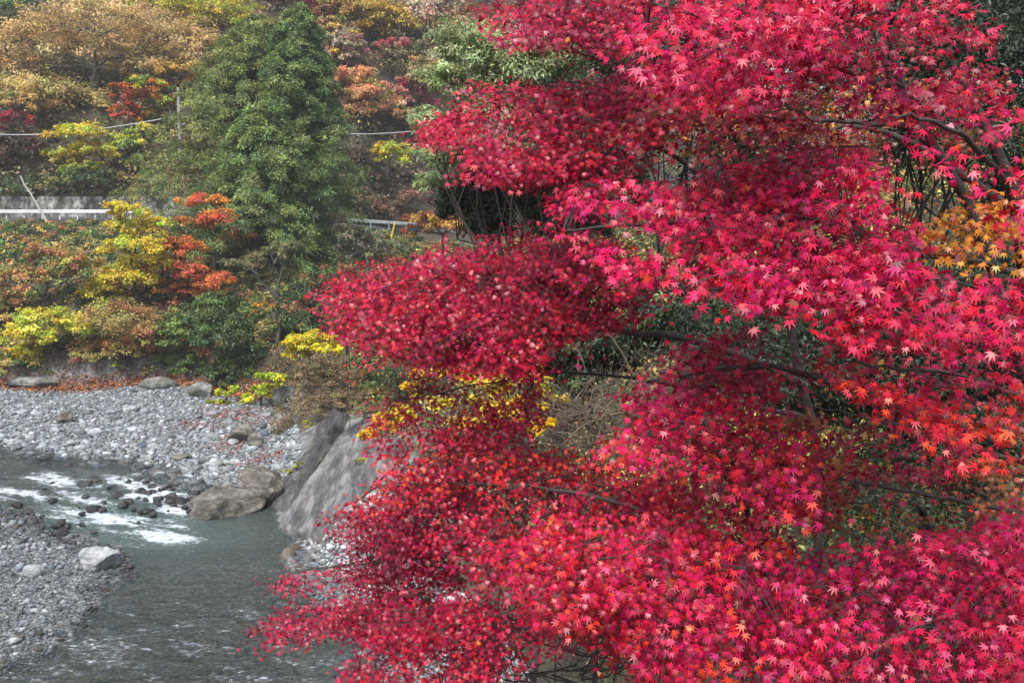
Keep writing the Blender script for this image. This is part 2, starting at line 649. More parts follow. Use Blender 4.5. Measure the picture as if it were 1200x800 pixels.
sep = N(t, 'ShaderNodeSeparateColor')
t.links.new(at.outputs['Color'], sep.inputs[0])
mp = N(t, 'ShaderNodeMapping')
mp.inputs['Rotation'].default_value = (0, 0, R(20))
mp.inputs['Scale'].default_value = (0.7, 1.7, 1)
t.links.new(g, mp.inputs['Vector'])
wn = maths(t, 'ADD', maths(t, 'MULTIPLY', texnoise(t, 1.3, 6, 0.6, mp.outputs[0]), ramp(t, texnoise(t, 0.25, 3, 0.5, g), [(0.35, (0.35, 0.35, 0.35)), (0.65, (1.6, 1.6, 1.6))])), maths(t, 'MULTIPLY', texnoise(t, 7.5, 3, 0.6, mp.outputs[0]), 0.35))
bp = setin(N(t, 'ShaderNodeBump'), Strength=1.0, Distance=0.45)
t.links.new(wn, bp.inputs['Height'])
fr = setin(N(t, 'ShaderNodeFresnel'), IOR=1.45)
t.links.new(bp.outputs[0], fr.inputs['Normal'])
tr = N(t, 'ShaderNodeBsdfTransparent')
tr.inputs['Color'].default_value = (0.46, 0.57, 0.47, 1)
gl = setin(N(t, 'ShaderNodeBsdfGlossy'), Roughness=0.13)
t.links.new(bp.outputs[0], gl.inputs['Normal'])
mx = N(t, 'ShaderNodeMixShader')
t.links.new(fr.outputs[0], mx.inputs[0])
t.links.new(tr.outputs[0], mx.inputs[1])
t.links.new(gl.outputs[0], mx.inputs[2])
# body scatter of moving water, greenish
df = N(t, 'ShaderNodeBsdfDiffuse')
df.inputs['Color'].default_value = (0.10, 0.165, 0.155, 1)
mb2 = N(t, 'ShaderNodeMixShader')
t.links.new(sep.outputs[1], mb2.inputs[0])
t.links.new(mx.outputs[0], mb2.inputs[1])
t.links.new(df.outputs[0], mb2.inputs[2])
mx_g = N(t, 'ShaderNodeMixShader')
t.links.new(fr.outputs[0], mx_g.inputs[0])
t.links.new(mb2.outputs[0], mx_g.inputs[1])
t.links.new(gl.outputs[0], mx_g.inputs[2])
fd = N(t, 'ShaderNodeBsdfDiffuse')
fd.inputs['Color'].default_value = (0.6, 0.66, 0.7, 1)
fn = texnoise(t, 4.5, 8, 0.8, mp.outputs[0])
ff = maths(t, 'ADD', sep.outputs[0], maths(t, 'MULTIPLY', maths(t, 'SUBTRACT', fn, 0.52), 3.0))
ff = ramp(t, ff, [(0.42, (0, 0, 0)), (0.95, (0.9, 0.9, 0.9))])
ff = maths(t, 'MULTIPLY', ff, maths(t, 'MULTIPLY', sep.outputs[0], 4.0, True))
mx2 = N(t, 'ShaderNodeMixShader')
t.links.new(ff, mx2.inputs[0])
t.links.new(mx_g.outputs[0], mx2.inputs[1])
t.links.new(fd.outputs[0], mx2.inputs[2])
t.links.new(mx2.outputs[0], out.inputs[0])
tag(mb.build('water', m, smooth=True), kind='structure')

# ------------------------------------------------------------------ road, wall, rails, poles
xs = np.arange(-110, 20, 1.0)
mb = MB()
rows = []
for o in (0.0, 5.4):
    rows.append(np.stack([xs, road_y(xs) + o - 0.3, road_z(xs) + 0.03], -1))
v = np.concatenate(rows)
mb.add(v, grid_faces(len(xs), 2))
tag(mb.build('road', M_ASPHALT), kind='structure')


def wall(name, xs, off, zb, zt, thick, mat, label, cat, lean=0.0, rough=0.12):
    n = 9
    mbw = MB()
    front = []
    for k in range(n):
        q = k / (n - 1)
        z = road_z(xs) + zb + (zt - zb) * q
        y = road_y(xs) + off + lean * q + rough * fbm(np.stack([xs * 0.9, z * 1.3, xs * 0 + off], -1), 3, 61)
        front.append(np.stack([xs, y, z], -1))
    top = front[-1] + np.array([0, thick, 0.0])
    bot = top - np.array([0, 0, zt - zb])
    v = np.concatenate(front + [top, bot])
    mbw.add(v, grid_faces(len(xs), n + 2))
    o = mbw.build(name, mat)
    recentre(o)
    tag(o, label, cat)
    return o


wall('retaining_wall', np.arange(-90, -27, 0.4), 5.4, 0.0, 1.75, 0.8, M_WALL, 'pale mossy concrete retaining wall behind the white guardrail', 'retaining wall', 0.35, 0.22)
wall('stone_wall', np.arange(-75, -33, 0.3), -0.75, -2.3, -0.1, 0.6, M_BANKROCK, 'rough grey stone wall under the road edge', 'stone wall', 0.3, 0.25)


def guardrail(x0, x1, step, label):
    e = empty('guardrail', (x0, float(road_y(np.float64(x0))), float(road_z(np.float64(x0)))))
    xs = np.arange(x0, x1 + 0.01, 0.5)
    y, z = road_y(xs), road_z(xs)
    mbr = MB()
    prof = [(-0.05, 0.84), (-0.09, 0.78), (-0.05, 0.72), (-0.05, 0.69), (-0.09, 0.63), (-0.05, 0.55), (0.0, 0.55), (0.0, 0.84)]
    v = np.stack([np.stack([xs, y + a - 0.06, z + b], -1) for a, b in prof + prof[:1]], 0).reshape(-1, 3)
    mbr.add(v, grid_faces(len(xs), len(prof) + 1))
    mbr.build('rail_beam', M_WHITE, e)
    for px in np.arange(x0 + 0.3, x1, step):
        mbp = MB()
        b = np.array([px, float(road_y(np.float64(px))) + 0.05, float(road_z(np.float64(px))) - 0.2])
        tube(mbp, [b, b + [0, 0, 0.5], b + [0, 0, 1.0], b + [0, 0, 1.03]], [0.07, 0.07, 0.07, 0.01], 8)
        mbp.build('post', M_WHITE, e)
    return tag(e, label, 'guardrail')


guardrail(-46, -29.5, 1.45, 'long white road guardrail in front of the pale retaining wall')
guardrail(-14.5, -8.6, 1.45, 'short white guardrail piece seen between the big cedar and the red maple')

# utility pole with arms
q = P(209, 150, 92)
e = empty('utility_pole', (q[0], q[1], gz(q[0], q[1])))
top = P(209, 103, 92)
mbp = MB()
tube(mbp, curve((q[0], q[1], e.location.z - 0.5), top, n=8), np.linspace(0.2, 0.13, 8), 10)
mbp.build('pole', M_CONC, e)
for dz in (0.5, 2.6, 3.2):
    mbp = MB()
    a = top - np.array([0.1, 0, dz])
    tube(mbp, [a + [-0.5, 0.1, 0], a + [0, 0.05, 0], a + [0.6, 0, 0]], 0.06, 5)
    mbp.build('crossarm', M_CONC, e)
tag(e, 'concrete utility pole standing beside the big cedar', 'utility pole')
mbp = MB()
tube(mbp, smooth_line([P(-60, 157, 88), P(0, 158, 88.5), P(62, 157, 89), P(140, 148, 91), P(209, 136, 92)], 24), 0.055, 5)
tag(recentre(mbp.build('overhead_cable', M_WIRE)), 'pale overhead cable running left from the utility pole', 'cable')
mbp = MB()
tube(mbp, smooth_line([P(209, 136, 92), P(320, 152, 95), P(410, 157, 97), P(460, 156, 99), P(560, 148, 104)], 24), 0.06, 5)
tag(recentre(mbp.build('overhead_cable', M_WIRE)), 'thin overhead cable between the cedar and the red maple', 'cable')
# leaning pole
a, b = P(62, 272, 81), P(24, 206, 80.5)
mbp = MB()
tube(mbp, curve(a, b, 0, 0.03, 8), np.linspace(0.11, 0.05, 8), 7)
for f, s in ((0.55, 0.35), (0.72, -0.3), (0.85, 0.3)):
    c0 = a + (b - a) * f
    tube(mbp, [c0, c0 + [s, 0, 0.22 * abs(s)]], [0.035, 0.015], 4)
tag(recentre(mbp.build('leaning_pole', M_WOOD)), 'thin pale bare pole leaning over the guardrail', 'pole')
a, b = P(459, 276, 72), P(463, 261, 72)
mbp = MB()
tube(mbp, [a - [0, 0, 1.0], a, b], 0.06, 6)
tag(recentre(mbp.build('marker_post', M_YELLOW)), 'yellow marker post by the short guardrail piece', 'post')

# ------------------------------------------------------------------ rocks
def ico(sub):
    import bmesh
    bm = bmesh.new()
    bmesh.ops.create_icosphere(bm, subdivisions=sub, radius=1)
    v = np.array([x.co[:] for x in bm.verts])
    f = np.array([[y.index for y in x.verts] for x in bm.faces])
    bm.free()
    return v, f


ICO1, ICO2, ICO4, ICO5 = ico(1), ico(2), ico(4), ico(5)


def rockshape(base, seed, amp=0.35, flats=5):
    v = base[0].copy()
    rg = np.random.default_rng(seed)
    for k in range(flats):                       # broken flat faces
        n = norm(rg.normal(0, 1, 3))
        d = rg.uniform(0.5, 0.85)
        h = v @ n
        v = v - np.maximum(h - d, 0)[:, None] * n * 0.9
    r = 1 + amp * 0.5 * fbm(v * 1.2 + seed * 3.1, 3, seed) + amp * 0.2 * fbm(v * 4 + seed, 5, seed + 5)
    return v * r[:, None]


def rotz(v, a):
    c, s = math.cos(a), math.sin(a)
    return v @ np.array([[c, s, 0], [-s, c, 0], [0, 0, 1]])


def boulder(name, u, v, Y, size, label, mat, seed, rz=0.0, tilt=0.0, group=None, cat='boulder', base=None, zc=None, flats=5, tint=(0.5, 0.5, 0.5), rest=True):
    sh = rockshape(base or ICO4, seed, 0.32, flats) * np.array(size)
    c, s = math.cos(tilt), math.sin(tilt)
    sh = sh @ np.array([[c, 0, -s], [0, 1, 0], [s, 0, c]])
    sh = rotz(sh, rz)
    q = P(u, v, Y)
    if zc is None and rest:
        zc = gz(q[0], q[1]) + size[2] * 0.42
    if zc is not None:
        q[2] = zc
    mbb = MB()
    mbb.add(sh + q, (base or ICO4)[1], tint)
    o = recentre(mbb.build(name, mat, smooth=True))
    return tag(o, label, cat, group)


boulder('boulder', 262, 592, 40.0, (1.6, 1.4, 1.02), 'long brown boulder tilted into the green pool', M_BOULDER, 3, 0.25, -0.42, base=ICO5, flats=9, rest=False)
boulder('boulder', 303, 572, 41.2, (1.05, 1.2, 1.0), 'rounded brown boulder against the foot of the rock slab', M_BOULDER, 8, 0.3, 0.1, base=ICO5, flats=7, rest=False)
boulder('boulder', 119, 667, 33.6, (0.78, 0.62, 0.55), 'white pitted boulder at the tip of the near gravel bar', M_PALE, 12, 0.2, 0.1, base=ICO5)
boulder('boulder', 78, 503, 53, (0.42, 0.36, 0.42), 'lone tan rock standing up on the gravel bar', M_BOULDER, 21)
boulder('boulder', 105, 513, 51, (0.4, 0.3, 0.17), 'flat white stone lying on the gravel bar', M_PALE, 22)
boulder('boulder', 288, 517, 49.3, (1.0, 0.85, 0.62), 'fissured grey rock beside the slab on the gravel bar', M_BOULDER, 31, 0.4, 0.3, flats=8)
boulder('boulder', 300, 526, 48.2, (0.5, 0.5, 0.45), 'small brown rock in front of the fissured grey rock', M_BOULDER, 33)
boulder('boulder', 328, 496, 52.5, (0.7, 0.6, 0.42), 'rounded rock above red leaf litter at the slab top', M_BOULDER, 35)
boulder('boulder', 215, 544, 46.6, (0.45, 0.36, 0.24), 'brown stone near the water at the gravel bar tip', M_BOULDER, 41, 0.2, 0.1)
boulder('boulder', 251, 550, 45.6, (0.5, 0.3, 0.14), 'flat pale stone beside the brown stone at the bar tip', M_PALE, 43)
boulder('boulder', 40, 683, 32.6, (0.36, 0.3, 0.28), 'pointed whitish stone on the near gravel bar', M_PALE, 45)
boulder('boulder', 22, 757, 27.9, (0.2, 0.16, 0.1), 'dark stone in front of the near gravel bar', M_BOULDER, 47)
boulder('boulder', 335, 466, 55.5, (0.8, 0.7, 0.7), 'grey bank rock under the yellow green bush', M_BANKROCK, 51)
boulder('boulder', 237, 476, 58.3, (0.9, 0.6, 0.6), 'grey bank rock under the dark green shrubs', M_BANKROCK, 53)
boulder('boulder', 185, 455, 60.5, (1.4, 0.7, 0.55), 'dark shaded ledge of rock under the russet bush', M_BANKROCK, 56, flats=9)
boulder('boulder', 40, 455, 61.0, (1.9, 0.7, 0.42), 'mossy ledge of rock at the left end of the bar', M_BANKROCK, 57, flats=9)
boulder('rock_face', 110, 335, 76.5, (1.6, 1.0, 2.2), 'bare grey cliff face between the shrubs under the road', M_BANKROCK, 59, flats=10, cat='cliff', rest=False)
boulder('boulder', 40, 700 + 58, 28.2, (0.12, 0.12, 0.1), 'small grey stone at the near bar edge', M_COBBLE, 63, base=ICO2)
# dark wet rocks in the rapids
wet = [(20, 592, 16), (107, 596, 18), (64, 586, 9), (100, 582, 11), (98, 568, 20), (110, 560, 12), (150, 566, 12), (130, 572, 14), (138, 580, 16), (152, 588, 13),
       (172, 578, 14), (70, 626, 24), (66, 616, 14), (195, 560, 16), (205, 570, 14), (185, 586, 14), (200, 582, 18), (212, 588, 16), (228, 578, 14), (190, 574, 10),
       (40, 541, 14), (52, 544, 10), (82, 546, 12), (10, 600, 10), (35, 600, 9), (42, 612, 10), (95, 614, 9), (110, 624, 8), (165, 600, 9), (178, 597, 8), (151, 662, 11), (5, 560, 9),
       (235, 566, 12), (222, 560, 10), (178, 562, 10), (122, 588, 7), (50, 604, 8), (85, 636, 9)]
for i, (u, v, w) in enumerate(wet):
    q = PZ(u, v, 0.12)
    s = w / FPX * q[1] * 0.5
    big = {4: 'broad dark wet rock at the head of the rapids', 1: 'rounded dark wet rock standing alone in the white water',
           0: 'dark rounded wet rock at the left end of the rapids', 11: 'long dark wet rock at the edge of the near gravel bar',
           30: 'dark wet stone touching the white pitted boulder'}
    boulder('wet_rock', u, v, q[1], (s * 1.15, s * 0.95, s * 0.7), big.get(i, 'small dark wet rock breaking the white water of the rapids'), M_WET, 100 + i, i * 0.7, 0.1,
            None if i in big else 'dark wet rocks in the rapids', 'rock', ICO4, 0.06 if v > 640 else 0.13, flats=12)

rg = np.random.default_rng(404)
k = 0
while k < 46:
    u, v = (rg.uniform(150, 245), rg.uniform(553, 604)) if k < 30 else (rg.uniform(5, 170), rg.uniform(556, 618))
    q = PZ(u, v, 0.12)
    if not inpoly(np.array([q[0]]), np.array([q[1]]), RAPID)[0]:
        continue
    s_ = rg.uniform(0.08, 0.24)
    boulder('wet_rock', u, v, q[1], (s_ * 1.2, s_, s_ * 0.7), 'small dark wet rock breaking the white water of the rapids', M_WET, 700 + k, k * 0.9, 0.1, 'dark wet rocks in the rapids', 'rock', ICO2, 0.14, flats=10)
    k += 1

# rock slabs on the right bank
def slab(name, corners, label, seed, thick=0.6, nu=90, nv=120, tone=0.5):
    """corners: lower-left, lower-right, upper-right, upper-left as (u, v, Y)"""
    A, B, Cc, D = [P(*c) for c in corners]
    s, tt = np.meshgrid(np.linspace(0, 1, nu), np.linspace(0, 1, nv))
    base = A * ((1 - s) * (1 - tt))[..., None] + B * (s * (1 - tt))[..., None] + Cc * (s * tt)[..., None] + D * ((1 - s) * tt)[..., None]
    nrm = norm(np.cross(B - A, D - A))
    if nrm[2] < 0:
        nrm = -nrm
    L = np.linalg.norm(D - A)
    Wd = np.linalg.norm(B - A)
    lay = fbm(np.stack([s * Wd * 2.2, tt * L * 0.25, s * 0 + seed], -1), 4, seed)
    fine = fbm(np.stack([s * Wd * 7, tt * L * 0.8, s * 0 + seed], -1), 3, seed + 3)
    edge = np.minimum(np.minimum(s, 1 - s) * Wd, np.minimum(tt, 1 - tt) * L)
    wig = fbm(np.stack([s * 3, tt * 6, s * 0], -1), 3, seed + 9)
    h = 0.07 * lay + 0.03 * fine + 0.09 * np.floor(lay * 2.0) / 2.0 + 0.08 - thick * (1 - sstep(0, 0.45 + 0.25 * wig, edge)) ** 1.5
    lat = norm(B - A)
    pts = base + nrm * h[..., None] + lat * (0.16 * wig)[..., None]
    mbs = MB()
    mbs.add(pts.reshape(-1, 3), grid_faces(nu, nv), np.full(3, tone))
    # underside, so it is a solid block
    low = (base - nrm * (thick + 0.3)).reshape(-1, 3)
    mbs.add(low, grid_faces(nu, nv)[:, ::-1])
    o = recentre(mbs.build(name, M_SLAB, smooth=True))
    return tag(o, label, 'rock slab')


def sp(u, v):
    return (u, v, on_slab(u, v))


slab('rock_slab', [sp(306, 590), sp(328, 604), sp(408, 482), sp(392, 472)], 'narrow dark strip of bare rock slab beside the boulders', 71, 0.4, tone=0.3)
slab('rock_slab', [sp(318, 624), sp(372, 636), sp(478, 520), sp(430, 482)], 'wide pale streaked rock slab dipping into the pool', 75, 0.4)

# gravel: real stones, thousands of them
STONES = [rockshape(ICO1, 300 + i, 0.45, 7) for i in range(14)]


def gravel(name, xy, sizes, mat, seed, zoff=0.25, tone=0.5):
    rg = np.random.default_rng(seed)
    n = len(xy)
    zz = height(xy[:, 0], xy[:, 1])
    mbg = MB()
    for k, sh in enumerate(STONES):
        idx = np.where(np.arange(n) % len(STONES) == k)[0]
        if not len(idx):
            continue
        sc = sizes[idx][:, None] * rg.uniform(0.7, 1.3, (len(idx), 3)) * np.array([1.15, 0.95, 0.55])
        a = rg.uniform(0, 6.28, len(idx))
        ca, sa = np.cos(a), np.sin(a)
        ti = rg.normal(0, 0.35, len(idx))
        ct, s_t = np.cos(ti), np.sin(ti)
        v = sh[None] * sc[:, None, :]
        x, y, z = v[..., 0], v[..., 1], v[..., 2]
        x, z = x * ct[:, None] + z * s_t[:, None], -x * s_t[:, None] + z * ct[:, None]
        x, y = x * ca[:, None] - y * sa[:, None], x * sa[:, None] + y * ca[:, None]
        V = np.stack([x + xy[idx, 0][:, None], y + xy[idx, 1][:, None], z + (zz[idx] + sizes[idx] * zoff)[:, None]], -1)
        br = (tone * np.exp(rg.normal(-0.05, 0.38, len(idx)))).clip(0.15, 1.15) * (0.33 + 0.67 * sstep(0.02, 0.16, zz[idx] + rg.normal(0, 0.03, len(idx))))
        warm = rg.normal(0, 0.02, len(idx))
        c = np.stack([br + warm, br, br - warm], -1)
        nv = sh.shape[0]
        F = (ICO1[1][None] + (np.arange(len(idx)) * nv)[:, None, None]).reshape(-1, 3)
        mbg.add(V.reshape(-1, 3), F, np.repeat(c, nv, 0))
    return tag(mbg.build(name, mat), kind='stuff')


def scatter(n, x0, x1, y0, y1, keep, seed):
    rg = np.random.default_rng(seed)
    xy = np.stack([rg.uniform(x0, x1, n), rg.uniform(y0, y1, n)], -1)
    return xy[keep(xy[:, 0], xy[:, 1])]


def far_keep(x, y):
    return (sdist(x, y, FAR_BAR) > -0.5) & (y < foot_y(x) - 0.2) & (sdist(x, y, RIGHT) < 1.4)


xy = scatter(95000, -36, -8, 41, 63, far_keep, 11)
dd = sdist(xy[:, 0], xy[:, 1], FAR_BAR)
sz = RNG.lognormal(np.log(0.047), 0.58, len(xy)) * (0.8 + 0.75 * np.exp(-np.maximum(dd, 0) / 4.0))
tag(gravel('gravel', xy, np.clip(sz, 0.04, 0.4), M_COBBLE, 5), 'grey river gravel of the far bar', 'gravel')


def near_keep(x, y):
    return sdist(x, y, NEAR_BAR) > -0.45


xy = scatter(34000, -26, -10.5, 26, 42, near_keep, 12)
sz = RNG.lognormal(np.log(0.034), 0.55, len(xy)) * np.where(xy[:, 1] > 35, 1.5, 1.0)
tag(gravel('gravel', xy, np.clip(sz, 0.02, 0.26), M_COBBLE, 6, tone=0.4), 'dark fine gravel of the near bar', 'gravel')


def shelf_keep(x, y):
    d = sdist(x, y, RIGHT)
    return (d > -0.25) & (d < 3.4) & (y < 37)


xy = scatter(16000, -10, 2, 18, 38, shelf_keep, 13)
sz = RNG.lognormal(np.log(0.09), 0.45, len(xy))
tag(gravel('gravel', xy, np.clip(sz, 0.03, 0.4), M_PALE, 7), 'pale stones along the right bank under the maple', 'gravel')
# larger cobbles one can tell apart, singly
rg = np.random.default_rng(77)
k = 0
while k < 70:
    x, y = rg.uniform(-34, -11), rg.uniform(43, 57)
    if not far_keep(np.array([x]), np.array([y]))[0]:
        continue
    s = rg.uniform(0.2, 0.36)
    mbb = MB()
    mbb.add(rotz(rockshape(ICO2, 500 + k, 0.35, 5) * np.array([s * 1.2, s, s * 0.6]), rg.uniform(0, 6)) + np.array([x, y, gz(x, y) + s * 0.2]), ICO2[1], np.full(3, rg.uniform(0.4, 0.75)))
    tag(recentre(mbb.build('cobble', M_COBBLE)), 'large grey cobble among the gravel of the far bar', 'stone', 'large cobbles on the far bar')
    k += 1


# ------------------------------------------------------------------ foliage generators
def quads_leaves(mbx, pos, nrm_, dr, size, cols, aspect=0.5, fold=0.18):
    """diamond leaves, each a bent quad"""
    n = len(pos)
    nrm_ = norm(nrm_)
    dr = norm(dr - (dr * nrm_).sum(-1, keepdims=True) * nrm_)
    sx_ = np.cross(dr, nrm_)
    s = np.broadcast_to(np.asarray(size, float), (n,))[:, None]
    a = pos
    b = pos + dr * s * 0.45 + sx_ * s * aspect * 0.5 + nrm_ * s * fold
    c_ = pos + dr * s
    d = pos + dr * s * 0.45 - sx_ * s * aspect * 0.5 + nrm_ * s * fold
    v = np.stack([a, b, c_, d], 1).reshape(-1, 3)
    f = np.arange(n * 4).reshape(-1, 4)
    mbx.add(v, f, np.repeat(cols, 4, 0))


def pick(cols, n, rg, jit=0.18):
    cols = np.asarray(cols, float)
    i = rg.integers(0, len(cols), n)
    return np.clip(cols[i] * np.exp(rg.normal(0, jit, (n, 1))) * np.exp(rg.normal(0, jit * 0.35, (n, 3))), 0.002, 0.9)


def cloud(mbx, lobes, n, size, cols, rg, upw=0.7, aspect=0.55, clump=0.3, flat=0.5, jit=0.18, droop=0.3):
    """leaves in clumps through the volume of ellipsoid lobes [(centre, radii)]"""
    vol = np.array([np.prod(r) ** (2 / 3) for _, r in lobes])
    share = np.maximum((vol / vol.sum() * n * 1.5).astype(int), 20)
    for (c, r), m_ in zip(lobes, share):
        c, r = np.asarray(c, float), np.asarray(r, float)
        kc = max(6, int(m_ / 70))
        d = norm(rg.normal(0, 1, (kc, 3)))
        d[:, 2] = np.where(d[:, 2] < -0.35, -d[:, 2], d[:, 2])
        rad = rg.uniform(0.25, 1, (kc, 1)) ** 0.45
        rad = rad * (1 + 0.22 * rg.normal(0, 1, (kc, 1)).clip(-1, 1))
        cc = c + d * rad * r
        ccol = pick(cols, kc, rg, jit)
        ki = rg.integers(0, kc, m_)
        cr = r.mean() * clump * 0.85 * rg.uniform(0.6, 1.4, (kc, 1))
        off = rg.normal(0, 0.5, (m_, 3)) * np.array([1, 1, flat])
        pos = cc[ki] + off * cr[ki]
        out_ = norm(pos - c + 1e-6)
        nr = np.array([0, 0, upw]) + out_ * 0.5 + rg.normal(0, 0.45, (m_, 3))
        dr = out_ + rg.normal(0, 0.6, (m_, 3)) - np.array([0, 0, droop])
        cl = np.clip(ccol[ki] * np.exp(rg.normal(0, jit * 0.8, (m_, 1))), 0.002, 0.9)
        quads_leaves(mbx, pos, nr, dr, size * 0.92 * rg.uniform(0.6, 1.35, m_), cl, aspect)


def wlobes(l, Y, dj=0.0, rg=RNG, deep=1.0):
    out_ = []
    for i, q in enumerate(l):
        u, v, ru, rv = q[:4]
        y = Y + (q[4] if len(q) > 4 else rg.normal(0, 1) * dj)
        c = P(u, v, y)
        k = y / FPX
        out_.append((c, (ru * k, 0.5 * (ru + rv) * k * deep, rv * k)))
    return out_


def broadleaf(name, cat, label, lobes, Y, cols, n, size, base_u=None, trunk=True, bark=None, group=None, mat=None, dj=0.6, twigs=0, jit=0.18, clump=0.3, aspect=0.55, upw=0.7, crown='crown', thick=1.0, deep=1.0, seed=None):
    rg = np.random.default_rng(seed if seed is not None else abs(hash_str(label)))
    if Y > 40:
        lb = max(lobes, key=lambda q: q[1] + q[3])
        Y = min(Y, hit_y(lb[0], lb[1] + lb[3] * (0.8 if trunk else 0.5)) + 0.2)
    L = wlobes(lobes, Y, dj, rg, deep)
    cen = np.mean([c for c, _ in L], 0)
    bx = cen[0] if base_u is None else P(base_u, 300, Y)[0]
    by = Y + 0.2
    bz = gz(bx, by)
    lowest = min(c[2] - r[2] for c, r in L)
    bz = min(bz, lowest + 0.3) if bz > lowest + 0.3 else bz
    if not trunk:
        bz = max(bz, lowest - 0.12)
    e = empty(name, (bx, by, bz))
    mbx = MB()
    H = max(cen[2] - bz, 0.4)
    r0 = min(0.018 * (H + 3), 0.45) * thick
    fork = np.array([bx * 0.6 + cen[0] * 0.4, by, bz + H * 0.55])
    tube(mbx, curve((bx, by, bz - 0.4), fork, 0, 0.05 * H * 0.3, 6, rg), np.linspace(r0 * 1.3, r0 * 0.8, 6), 7)
    for c, r in L:
        p_ = curve(fork, c, 0.08 * H, 0.06 * H * 0.4, 6, rg)
        tube(mbx, p_, np.linspace(r0 * 0.6, r0 * 0.15, 6), 5)
        for _ in range(3 + twigs):
            d = norm(rg.normal(0, 1, 3) + np.array([0, 0, 0.25]))
            s = p_[rg.integers(2, 6)]
            tube(mbx, curve(s, c + d * np.array(r) * rg.uniform(0.5, 0.95), 0.05 * H, 0.03 * H * 0.4, 5, rg), np.linspace(r0 * 0.25, r0 * 0.05, 5), 4)
    mbx.build('trunk' if trunk else 'stems', bark or M_BARK, e)
    mbl = MB()
    cloud(mbl, L, n, size, cols, rg, upw, aspect, clump, 0.5, jit)
    mbl.build(crown, mat or M_LEAF, e)
    tag(e, label, cat, group)
    return e


def hash_str(s):
    h = 5381
    for ch in s:
        h = (h * 33 + ord(ch)) & 0x7fffffff
    return h


def hit_y(u, v):
    ys = np.arange(24, 170, 0.4)
    p_ = P(np.full(len(ys), float(u)), np.full(len(ys), float(v)), ys)
    below = np.where(p_[:, 2] < height(p_[:, 0], p_[:, 1]))[0]
    return ys[below[0]] if len(below) else 170.0


# ------------------------------------------------------------------ cedars
def cedar(label, apex, base_v, half, Y, cols, n, seed, lean=0.0, skirt=1.0, size=0.235):
    rg = np.random.default_rng(seed)
    top = P(apex[0], apex[1], Y)
    bx = P(apex[0] + lean, base_v, Y)[0]
    bz = gz(bx, Y)
    e = empty('cedar_tree', (bx, Y, bz))
    H = top[2] - bz
    R0 = half / FPX * Y
    mbx = MB()
    tube(mbx, curve((bx, Y, bz - 0.5), top, 0, 0.05, 10, rg), np.linspace(0.45, 0.04, 10), 8)
    mbl = MB()
    nb = int(n / 480)
    cs, cr, cd_ = [], [], []
    for k in range(nb):
        q = (k + 0.5) / nb
        q = 1 - (1 - q) ** 0.62                         # more branches low down
        ang = k * 2.39996 + rg.normal(0, 0.25)
        z = top[2] - 0.3 - q * (H * 0.93)
        R1 = R0 * (q ** 0.68) * (1 - 0.18 * max(0, q - 0.8) / 0.2) * rg.uniform(0.66, 1.16) + 0.25
        ax = np.array([bx + (top[0] - bx) * (1 - q), Y, z])
        dr = np.array([math.cos(ang), math.sin(ang), 0])
        tip = ax + dr * R1 + np.array([0, 0, -0.10 * R1 + 0.15])
        p_ = curve(ax, ax + (tip - ax) * 0.72, -0.06 * R1, 0.02, 5, rg)
        tube(mbx, p_, np.linspace(0.07, 0.012, 5) * (0.4 + q), 4)
        for f in ((0.42, 0.62, 0.82, 1.0) if R1 > 2.5 else ((0.6, 0.83, 1.0) if R1 > 1.2 else (0.6, 1.0))):
            cs.append(ax + (tip - ax) * f + rg.normal(0, 0.16, 3))
            cr.append((0.44 + 0.38 * q) * rg.uniform(0.75, 1.3) * (1.1 if f > .8 else 0.8))
            cd_.append(dr)
    cs, cr, cd_ = np.array(cs), np.array(cr), np.array(cd_)
    m_ = n
    ki = rg.integers(0, len(cs), m_)
    dirs = norm(rg.normal(0, 1, (m_, 3)) * np.array([1, 1, 0.8]) + np.array([0, 0, 0.15]) + cd_[ki] * 0.6)
    pos = cs[ki] + dirs * cr[ki][:, None] * rg.uniform(0.15, 0.85, (m_, 1)) * np.array([1.1, 1.1, 0.62])
    pos[:, 2] -= 0.5 * ((pos - cs[ki])[:, :2] ** 2).sum(1) / cr[ki]
    ccol = pick(cols, len(cs), rg, 0.16)
    cl = np.clip(ccol[ki] * np.exp(rg.normal(0, 0.3, (m_, 1))), 0.002, 0.8)
    nr = norm(rg.normal(0, 0.45, (m_, 3)) + cd_[ki] * 0.35 + np.array([0, 0, 0.9]))
    quads_leaves(mbl, pos, nr, dirs - np.array([0, 0, 0.25]), size * rg.uniform(0.6, 1.3, m_), cl, 0.27, 0.1)
    mbx.build('trunk', M_BARK, e)
    mbl.build('crown', M_NEEDLE, e)
    return tag(e, label, 'cedar tree')


CED = [(0.1185, 0.1839, 0.0524), (0.1533, 0.2215, 0.0646), (0.2021, 0.2759, 0.0808), (0.1185, 0.1881, 0.0727)]
CEDO = [(0.1662, 0.2046, 0.0605), (0.2167, 0.2619, 0.0767), (0.2746, 0.2946, 0.0888), (0.13, 0.18, 0.0565)]
cedar('tallest green cedar with its tip at the top of the picture', (350, 6), 420, 82, 77.5, CED, 140000, 1)
cedar('broad olive cedar behind and left of the tallest one', (300, 18), 400, 142, 81.0, CEDO, 180000, 2, lean=-8)
cedar('lower bushy cedar in front of the two tall ones', (308, 118), 420, 90, 74.5, CED + CEDO[:2], 125000, 3)

